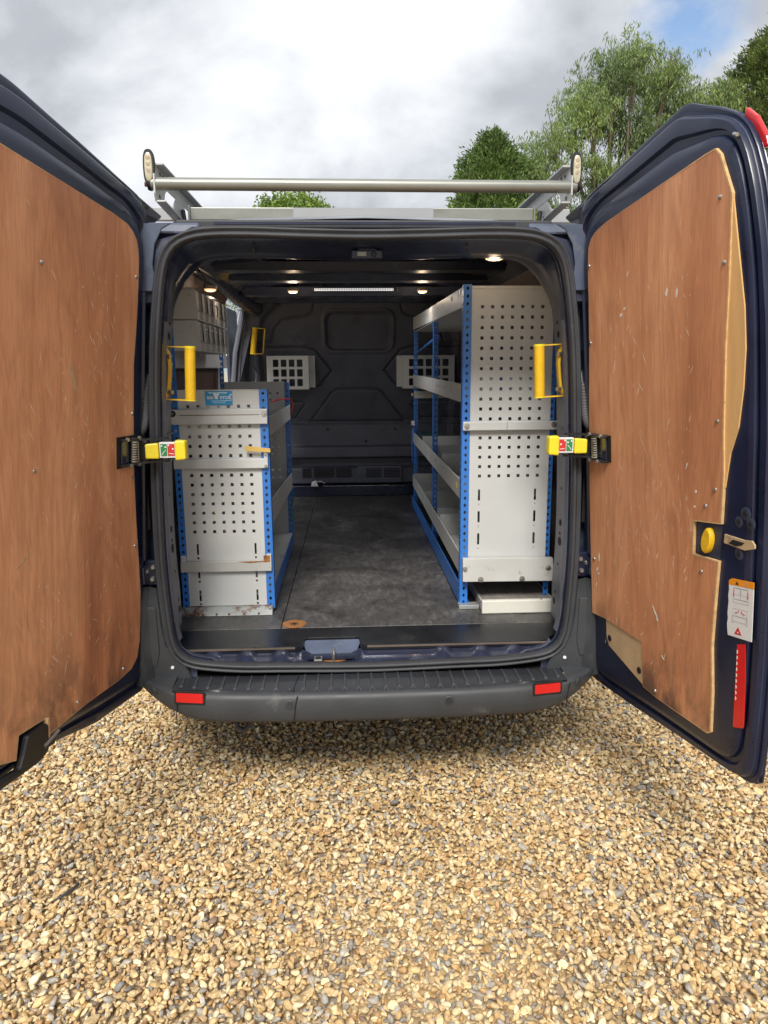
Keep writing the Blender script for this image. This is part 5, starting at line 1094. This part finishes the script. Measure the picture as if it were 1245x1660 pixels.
# parts bin unit above the left racking
BU = thing('parts_bin_unit', 'grey plastic unit of narrow open parts bins high on the left wall', 'storage bins', (-.69, 1.1, 1.56))
MB().box(-.755, -.748, .50, 1.86, 1.555, 1.96).build('back_plate', 'bin', BU)
MB().hexa([(-.748, .52, 1.852), (-.640, .52, 1.852), (-.640, 1.14, 1.856), (-.748, 1.14, 1.856), (-.748, .52, 1.858), (-.652, .52, 1.858), (-.652, 1.14, 1.862), (-.748, 1.14, 1.862)]).build('top_plate', 'bin', BU)
for t_, zz0, zz1 in ((0, 1.740, 1.850), (1, 1.622, 1.735)):
    MB().box(-.748, -.640, .520, .524, zz0, zz1).build('bin_side', 'bin', BU)
    m = MB(); m.box(-.748, -.640, .53, 1.26, zz0 - .002, zz0 + .002); m.build('bin_floor', 'bin', BU)
    for k in range(7):
        y = .53 + k * .121
        fr_ = lambda u, v, w: (u, w, v)
        MB().prism([(-.746, zz0), (-.640, zz0), (-.636, zz0 + .035), (-.640, zz0 + .06), (-.642, zz1 - .012), (-.650, zz1), (-.746, zz1)], fr_, y, y + .004).build('bin_divider', 'bin', BU)
        if k < 6: MB().box(-.645, -.640, y, y + .045, zz0 + .034, zz1 - .004).build('bin_edge', 'bin', BU)
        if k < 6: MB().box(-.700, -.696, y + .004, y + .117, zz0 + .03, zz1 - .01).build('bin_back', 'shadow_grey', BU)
        if k < 6: MB().box(-.652, -.648, y + .004, y + .117, zz0, zz0 + .032).build('bin_front', 'bin', BU)
    MB().tube([(-.662, .515, zz1 - .022), (-.648, .70, zz1 - .024), (-.648, 1.26, zz1 - .024)], .003, 6).build('retaining_wire', 'steel', BU)
m = MB()
for k in range(14): m.box(-.7478, -.7465, .53 + k * .03, .536 + k * .03, 1.868, 1.885)
m.build('louvre', 'hole', BU)['kind'] = 'stuff'
MB().prism([(.50, 1.57), (.58, 1.558), (1.86, 1.558), (1.86, 1.60), (.5, 1.60)], lambda u, v, w: (w, u, v), -.748, -.744).build('lower_flap', 'bin', BU)

# slotted document holders on the bulkhead
def grid_box(name, x0, x1, z0, z1, nx, nz, label, side):
    t = thing(name, label, 'document holder', ((x0 + x1) / 2, 3.15, z0), 'grey slotted holders on the bulkhead')
    y = 3.07; a = .035; hx = (x1 - x0 - 2 * a) / nx; hz = (z1 - z0 - .03) / nz; b = .018
    slots = [(x0 + a + i * hx + b / 2, x0 + a + (i + 1) * hx - b / 2, z0 + .012 + j * hz + b / 2, z0 + .012 + (j + 1) * hz - b / 2) for i in range(nx) for j in range(nz)]
    perf(t, x0, x1, z0, z1, y, [], [], .01, slots, nm='grid_face')
    e_ = x1 if side < 0 else x0
    for xx in (x0, x1): MB().hexa([(xx - .0015, y, z0), (xx + .0015, y, z0), (xx + .0015, 3.20, z0), (xx - .0015, 3.20, z0), (xx - .0015, y, z1), (xx + .0015, y, z1), (xx + .0015, 3.12, z1), (xx - .0015, 3.12, z1)]).build('side_wall', 'shelf_lip', t)
    MB().box(x0, x1, y, 3.20, z0 - .002, z0).build('floor_sheet', 'shelf_lip', t)
    MB().box(min(e_, e_ - side * .045), max(e_, e_ - side * .045), y + .05, y + .052, z0 + .01, z1 + .0).build('fixing_flange', 'shelf_lip', t)
grid_box('document_holder', -.650, -.348, 1.402, 1.642, 4, 3, 'left grey slotted holder with twelve square openings on the dark bulkhead', -1)
grid_box('document_holder', .345, .725, 1.402, 1.640, 5, 3, 'right grey slotted holder half hidden behind the tall racking posts', 1)
m = MB(); m.hexa([(-.36, 3.20, .655), (-.30, 3.19, .655), (-.30, 3.23, .655), (-.355, 3.23, .655), (-.355, 3.205, .69), (-.32, 3.20, .705), (-.315, 3.22, .70), (-.35, 3.22, .69)]); m.tube([(-.32, 3.2, .69), (-.28, 3.18, .70), (-.25, 3.18, .68)], .008, 6)
tag(m.build('ratchet_buckle', 'steel', bevel=.003), 'small metal ratchet buckle lying on the navy ledge under the bulkhead', 'buckle')

# ------------------------------------------------------------------ roof rack
RK = thing('roof_rack', 'aluminium ladder rack with rear roller bar on the van roof', 'roof rack', (0, .4, 2.03))
tb = MB().tube([(-.655, 0, 2.106), (.660, 0, 2.102)], .0185, 24).build('roller_tube', 'alu', RK, smooth=True)
for s, x in ((-1, -.655), (1, .660)):
    MB().tube([(x - s * .002, 0, 2.105), (x + s * .008, 0, 2.105)], [.0205, .018], 20).build('tube_cap', 'black', tb); MB().tube([(x, 0, 2.104), (x + s * .018, 0, 2.104)], .007, 10).build('tube_bolt', 'rusty', tb)
for s in (-1, 1):
    X0 = s * .655
    def fr(u, v, w, s=s): return (s * (.640 + w), u, v)
    # side rail running forward with a pierced gusset at the rear
    MB().prism([(-.01, 2.055), (-.022, 2.075), (-.022, 2.13), (-.01, 2.135), (.0, 2.165), (3.3, 2.172), (3.3, 2.122), (.42, 2.120), (.14, 2.118), (.105, 2.100), (.085, 2.066), (.095, 2.060), (.27, 2.052), (.31, 2.100), (.34, 2.118), (.40, 2.118), (.335, 2.040), (.275, 2.038), (.20, 2.044), (.08, 2.050)], fr, -.0025, .0025).build('side_rail', 'alu_rail', RK)
    MB().prism([(.11, 2.072), (.13, 2.110), (.26, 2.120), (.29, 2.105), (.26, 2.072)], fr, -.0029, .0029).build('rail_opening', 'black', RK) if False else None
    MB().hexa([(min(s * .615, s * .645), .0, 2.160), (max(s * .615, s * .645), .0, 2.160), (max(s * .615, s * .645), 3.3, 2.167), (min(s * .615, s * .645), 3.3, 2.167), (min(s * .615, s * .645), .0, 2.166), (max(s * .615, s * .645), .0, 2.166), (max(s * .615, s * .645), 3.3, 2.173), (min(s * .615, s * .645), 3.3, 2.173)]).build('rail_flange', 'alu_rail', RK, bevel=.001)
    MB().hexa([(min(s * .612, s * .640), -.01, 2.052), (max(s * .612, s * .640), -.01, 2.052), (max(s * .612, s * .640), .31, 2.040), (min(s * .612, s * .640), .31, 2.040), (min(s * .612, s * .640), -.01, 2.057), (max(s * .612, s * .640), -.01, 2.057), (max(s * .612, s * .640), .31, 2.045), (min(s * .612, s * .640), .31, 2.045)]).build('gusset_flange', 'alu_rail', RK, bevel=.001)
    MB().box(min(s * .60, s * .607), max(s * .60, s * .607), .296, .32, 2.02, 2.105).build('end_plate', 'alu', RK, bevel=.001)
    m = MB()
    for u, v in ((.05, 2.145), (.09, 2.147), (.03, 2.075), (.12, 2.066), (.16, 2.066)): m.tube([(s * .636, u, v), (s * .644, u, v)], .006, 10)
    m.build('rail_hole', 'black', RK)['kind'] = 'stuff'
    # slanted opening shown as a dark web-less gap with a folded strut
    MB().hexa([(min(s * .630, s * .637), .17, 2.060), (max(s * .630, s * .637), .17, 2.060), (max(s * .630, s * .637), .26, 2.060), (min(s * .630, s * .637), .26, 2.060), (min(s * .630, s * .637), .24, 2.112), (max(s * .630, s * .637), .24, 2.112), (max(s * .630, s * .637), .33, 2.108), (min(s * .630, s * .637), .33, 2.108)]).build('gusset_strut', 'alu_rail', RK, bevel=.001)
    # oval work lamp at the rear end of each rail
    rr = lambda k, ry, w, x=X0: [(x + k * .0175 * (np.sign(math.cos(t)) * abs(math.cos(t)) ** .7), w, 2.150 + ry * (np.sign(math.sin(t)) * abs(math.sin(t)) ** .75)) for t in np.linspace(0, 2 * PI, 28, endpoint=False)]
    lm = MB().loft([rr(1, .052, .0), rr(1, .052, -.012), rr(.92, .049, -.016)], cap0=True, cap1=True).build('work_lamp', 'black', RK, smooth=True)
    MB().loft([rr(.68, .042, -.0155), rr(.64, .040, -.019), rr(.5, .034, -.021)], cap0=True, cap1=True).build('lamp_lens', 'lens', lm, smooth=True)
    m = MB()
    for dz in (-.018, 0, .018): m.disc((X0, -.0205, 2.150 + dz + .008), (0, -1, 0), .0065, .0015, 12)
    m.build('lamp_chip', 'lamp_trim', lm)['kind'] = 'stuff'
    # mounting foot and rusty stud
    b = MB(); b.tube([(s * .648, .30, 2.01), (s * .648, .30, 2.105)], .006, 8); b.tube([(s * .648, .30, 2.060), (s * .648, .30, 2.072)], .013, 6); b.tube([(s * .648, .30, 2.045), (s * .648, .30, 2.050)], .014, 6); b.build('mounting_stud', 'rusty', RK)
    MB().hexa([(min(s * .62, s * .67), .27, 1.985), (max(s * .62, s * .67), .27, 1.985), (max(s * .62, s * .67), .36, 1.985), (min(s * .62, s * .67), .36, 1.985), (min(s * .635, s * .662), .28, 2.035), (max(s * .635, s * .662), .28, 2.035), (max(s * .635, s * .662), .34, 2.035), (min(s * .635, s * .662), .34, 2.035)]).build('mounting_foot', 'galv_rust', RK, bevel=.004)
    MB().tube([(s * .625, .30, 2.09), (s * .620, .30, 2.05), (s * .612, .31, 2.02), (s * .60, .33, 2.00)], .008, 8).build('clamp_hook', 'rubber', RK, smooth=True)
cbm = MB().box(-.60, .60, .300, .325, 2.058, 2.100).build('crossbar', 'alu', RK, bevel=.003)
MB().box(-.245, .245, .2985, .3005, 2.059, 2.099).build('pale_tape', 'alu_pale', cbm)
MB().box(-.76, -.65, .40, .425, 2.075, 2.120).build('crossbar_end', 'alu_pale', RK, bevel=.003); MB().box(.65, .76, .40, .425, 2.070, 2.118).build('crossbar_end', 'alu_pale', RK, bevel=.003)
for y in (1.5, 2.7): MB().box(-.64, .64, y, y + .03, 2.09, 2.125).build('crossbar', 'alu', RK, bevel=.003)

# ------------------------------------------------------------------ trees
def tube_tree(m, p, d, L, r, depth, tips, spread, up, segs=4, minr=.01, kids=(2, 4)):
    pts = [Vector(p)]; rs = [r]; d = Vector(d).normalized()
    for k in range(segs):
        d = (d + Vector(rng.normal(0, .13, 3)) + Vector((0, 0, up))).normalized(); pts.append(pts[-1] + d * L / segs); rs.append(r * (1 - .45 * (k + 1) / segs))
    m.tube(pts, rs, 7 if depth > 1 else 5, cap=False)
    if depth == 0: tips.append((pts[-1], d)); tips.append((pts[len(pts) // 2], d)); return
    for k in range(rng.integers(*kids) + 1):
        t = rng.uniform(.45, 1); i = min(int(t * segs), segs - 1); q = pts[i].lerp(pts[i + 1], t * segs - i)
        ax = Vector(rng.normal(size=3)); ax = (ax - d * ax.dot(d)).normalized(); nd = (d + ax * spread * rng.uniform(.6, 1.3)).normalized()
        tube_tree(m, q, nd, L * rng.uniform(.55, .8), max(minr, rs[i] * .6), depth - 1, tips, spread, up, segs, minr, kids)
def leaves_mesh(name, mt, centers, dirs, length, width, par):
    """one small folded leaf quad per centre; arrays (n,3)"""
    n = len(centers); up = rng.normal(size=(n, 3)); sd_ = np.cross(dirs, up); sd_ /= np.linalg.norm(sd_, axis=1)[:, None] + 1e-9
    L = length * rng.uniform(.6, 1.3, (n, 1)); Wd = width * rng.uniform(.7, 1.3, (n, 1))
    v = np.stack([centers, centers + dirs * L * .5 + sd_ * Wd, centers + dirs * L, centers + dirs * L * .5 - sd_ * Wd], 1).reshape(-1, 3)
    me = bpy.data.meshes.new(name); me.vertices.add(4 * n); me.vertices.foreach_set('co', v.ravel()); me.loops.add(4 * n); me.loops.foreach_set('vertex_index', np.arange(4 * n)); me.polygons.add(n); me.polygons.foreach_set('loop_start', np.arange(0, 4 * n, 4)); me.polygons.foreach_set('loop_total', np.full(n, 4)); me.update(); me.validate()
    me.materials.append(MATS[mt]); o = bpy.data.objects.new(name, me); COL.objects.link(o); WL[o] = Vector((0, 0, 0)); setpar(o, par); return o
def norm(a): return a / (np.linalg.norm(a, axis=1)[:, None] + 1e-9)

def eucalyptus(x, y, h, R):
    t = thing('eucalyptus_tree', 'tall airy eucalyptus with pale drooping leaves rising behind the right rear door', 'tree', (x, y, 0))
    m = MB(); blobs = []
    base = Vector((x, y, 0)); m.tube([base, base + Vector((.1, 0, 1.5)), base + Vector((.0, .1, 3.2))], [.38, .3, .24], 10)
    # main limbs aim at the centres of the crown clumps
    spec = [(-2.0, 6.2, .9), (-1.9, 7.7, .85), (-1.1, 8.7, .9), (-.6, 7.0, .9), (-.5, 9.6, .85), (.1, 10.2, .7), (.5, 8.4, 1.0), (.9, 9.7, .75), (1.3, 7.4, .9), (2.1, 8.3, .85), (2.6, 9.3, .6), (2.5, 7.3, .8), (-1.4, 5.2, .9), (-.1, 5.5, 1.0), (1.1, 5.8, 1.0), (2.2, 6.2, .8), (-2.4, 7.0, .6), (-.1, 8.9, .8), (1.6, 8.9, .6)]
    for dx_, z, r in spec:
        for yy in (-.9, .5):
            if rng.random() < .12: continue
            c = base + Vector((dx_ * R + rng.uniform(-.2, .2), yy * rng.uniform(.5, 1.3), z * h / 10.4 + rng.uniform(-.2, .2)))
            s = base + Vector((dx_ * .12, yy * .1, rng.uniform(2.6, 4.2))); mid = s.lerp(c, .55) + Vector((dx_ * .10, 0, -.25))
            m.tube([s, s.lerp(mid, .5) + Vector(rng.normal(0, .08, 3)), mid, mid.lerp(c, .6) + Vector(rng.normal(0, .08, 3)), c], [.085, .07, .05, .03, .012], 6)
            for _ in range(9):
                e_ = c + Vector(rng.normal(0, .30 * r, 3)) + Vector((0, 0, -.05)); m.tube([mid.lerp(c, rng.uniform(.3, 1)), e_.lerp(c, .3) + Vector((0, 0, .1)), e_], [.016, .011, .005], 4, cap=False)
            blobs.append((np.array(c), r))
    m.build('trunk', 'bark', t, smooth=True)
    C_ = []; D_ = []
    for c, r in blobs:
        for _ in range(int(118 * r)):   # twigs with hanging sprays
            p = c + np.clip(rng.normal(0, .44, 3), -.82, .82) * r * np.array((1, .9, 1.0)); k = rng.integers(18, 34)
            L = rng.uniform(.12, .40); q = p + np.stack([rng.normal(0, .085, k), rng.normal(0, .085, k), -rng.uniform(0, L, k)], 1); C_.append(q)
            D_.append(norm(np.stack([rng.normal(0, .5, k), rng.normal(0, .5, k), -np.ones(k)], 1)))
    leaves_mesh('crown', 'eucalyptus_leaf', np.vstack(C_), np.vstack(D_), .14, .014, t)
eucalyptus(8.0, 20.5, 10.45, 1.12)

def conifer(name, label, x, y, h, r0, zlow, mt, dens, shape=1.0, lsz=.12):
    t = thing(name, label, 'tree', (x, y, 0)); m = MB(); m.tube([(x, y, 0), (x, y, h * .5), (x, y, h * .97)], [.25, .16, .02], 8)
    C_ = []; D_ = []
    n = int(dens)
    for i in range(n):
        f = rng.uniform(0, 1) ** .8; z = zlow + (h - zlow) * f; a = rng.uniform(0, 2 * PI)
        lob = 1 + .16 * math.sin(a * 3 + z * 1.3) + .12 * math.sin(a * 7 - z * 2.1) + .10 * math.sin(z * 4.7 + a * 2)
        R = r0 * (1 - f ** 2.4) ** .70 * lob * shape + .06; rr = R * rng.uniform(.55, 1.0) ** .5
        tip = np.array((x + math.cos(a) * rr, y + math.sin(a) * rr, z + rng.uniform(-.1, .25)))
        k = 26; out_ = np.array((math.cos(a), math.sin(a), .55)); ln = rng.uniform(.25, .6)
        q = tip - out_ * ln * rng.uniform(0, 1, (k, 1)) + rng.normal(0, .06, (k, 3)); C_.append(q); D_.append(norm(out_ + rng.normal(0, .5, (k, 3)) + np.array((0, 0, .25))))
        if i % 14 == 0: m.tube([(x, y, z - .4), tuple(tip)], [.03, .008], 4, cap=False)
    m.build('trunk', 'bark', t)
    leaves_mesh('crown', mt, np.vstack(C_), np.vstack(D_), lsz, .022, t)
conifer('conifer_tree', 'dense green conical conifer standing behind the right half of the roof rack', 4.20, 20, 7.95, 1.95, 1.5, 'conifer_leaf', 3300, 1.05)
conifer('conifer_tree', 'large dark conifer at the right edge beyond the open right door', 14.6, 22, 12.9, 4.4, 1.5, 'dark_conifer_leaf', 7000, lsz=.17)
def broad(name, label, x, y, h, r, mt='broad_leaf', n=420):
    t = thing(name, label, 'tree', (x, y, 0)); m = MB(); tips = []
    tube_tree(m, (x, y, 0), (0, 0, 1), h * .36, .14, 3, tips, .55, .10, 4, .01, (3, 5)); m.build('trunk', 'bark', t, smooth=True)
    C_ = []; D_ = []
    for i in range(n):
        d = rng.normal(size=3); d /= np.linalg.norm(d); d[2] = abs(d[2]) * 1.0 if rng.random() < .8 else d[2]; k = 22
        c = np.array((x, y, h - r * .95)) + d * np.array((r * 1.15, r, r * .9)) * rng.uniform(.45, 1) ** .5 * (1 + .2 * math.sin(d[0] * 7) * math.cos(d[1] * 6))
        C_.append(c + rng.normal(0, .10, (k, 3))); D_.append(norm(rng.normal(size=(k, 3)) + np.array((0, 0, .3))))
    leaves_mesh('crown', mt, np.vstack(C_), np.vstack(D_), .10, .032, t)
broad('broadleaf_tree', 'small bright green treetop peeping over the roof rack crossbar left of centre', -1.52, 20, 6.42, 1.0)
broad('shrub_tree', 'yellow green bush between the conifer and the eucalyptus', 5.0, 18.5, 5.9, .8, n=260)
broad('broadleaf_tree', 'light green tree far off beyond the open side door', -5.2, 26, 6.0, 2.2, n=500)

m = MB(); P_ = [(-.955, -.485, .024), (-.935, -.478, .031), (-.913, -.455, .034), (-.900, -.425, .033), (-.897, -.392, .028)]
m.tube(P_, [.002, .004, .005, .004, .002], 8); tag(m.build('bent_strip', 'rubber', smooth=True), 'short bent dark strip lying half buried in the gravel', 'debris')

# hedge far behind closes the yard
t = thing('hedge', 'long clipped green hedge closing the yard far behind the van', 'hedge', (0, 34, 0))
k = 60000; c = np.stack([rng.uniform(-75, 75, k), 34 + rng.uniform(-.6, .6, k), rng.uniform(0, 2.6, k)], 1); leaves_mesh('foliage', 'conifer_leaf', c, norm(rng.normal(size=(k, 3))), .30, .10, t)
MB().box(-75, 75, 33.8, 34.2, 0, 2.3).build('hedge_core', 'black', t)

# ------------------------------------------------------------------ neighbouring parked van, glimpsed through the side door
def parked_van(x, y, rz, label, paint, group='vans parked ahead in the yard'):
    t = thing('parked_van', label, 'van', (0, 0, 0), group)
    secs = [(-2.4, .90, 1.95), (-2.3, .95, 2.05), (0, .97, 2.1), (1.1, .97, 2.06), (1.5, .95, 1.85), (1.95, .93, 1.35), (2.5, .90, 1.10), (2.65, .85, .8)]
    R_ = [[(sx * fx, y_, .32 + (z - .36) * (tp - .36) / 1.695) for sx, z in secH + [(-a, b) for a, b in reversed(secH[1:-1])]] for y_, fx, tp in secs]
    MB().loft(R_, cap0=True, cap1=True).build('body', paint, t, smooth=True)
    for s in (1, -1):
        MB().hexa([(s * .86, 1.0, 1.25), (s * .93, 1.0, 1.25), (s * .90, 1.75, 1.25), (s * .86, 1.75, 1.25), (s * .80, 1.05, 1.80), (s * .84, 1.05, 1.80), (s * .82, 1.35, 1.75), (s * .80, 1.35, 1.75)]).build('window', 'glass_dark', t)
        MB().box(min(s * .06, s * .78), max(s * .06, s * .78), -2.43, -2.36, 1.25, 1.75).build('rear_window', 'glass_dark', t, bevel=.03)
        MB().box(min(s * .82, s * .92), max(s * .82, s * .92), -2.42, -2.3, .8, 1.3).build('tail_lamp', 'red_lens', t, bevel=.02)
        for yw in (-1.4, 1.7):
            w = MB().tube([(s * .72, yw, .33), (s * .75, yw, .33), (s * .93, yw, .33), (s * .95, yw, .33)], [.26, .33, .33, .27], 24).build('wheel', 'tyre', t, smooth=True)
            MB().disc((s * .945, yw, .33), (s, 0, 0), .2, .012, 20).build('rim', 'steel', w)
        MB().box(min(s * .95, s * 1.15), max(s * .95, s * 1.15), 1.35, 1.45, 1.2, 1.5).build('mirror', 'black', t, bevel=.03)
    MB().box(-.92, .92, -2.5, -2.36, .38, .62).build('bumper', 'bumper', t, bevel=.03); MB().box(-.26, .26, -2.425, -2.40, .78, .90).build('number_plate', 'yellow_flat', t)
    t.location = (x, y, 0); t.rotation_euler = (0, 0, rz)
parked_van(-3.55, 16.5, .12, 'dark blue parked van glimpsed through the open side door', 'navy_pale')
parked_van(-2.55, 9.5, .1, 'white parked van standing nearest outside the open side door', 'white_paint')
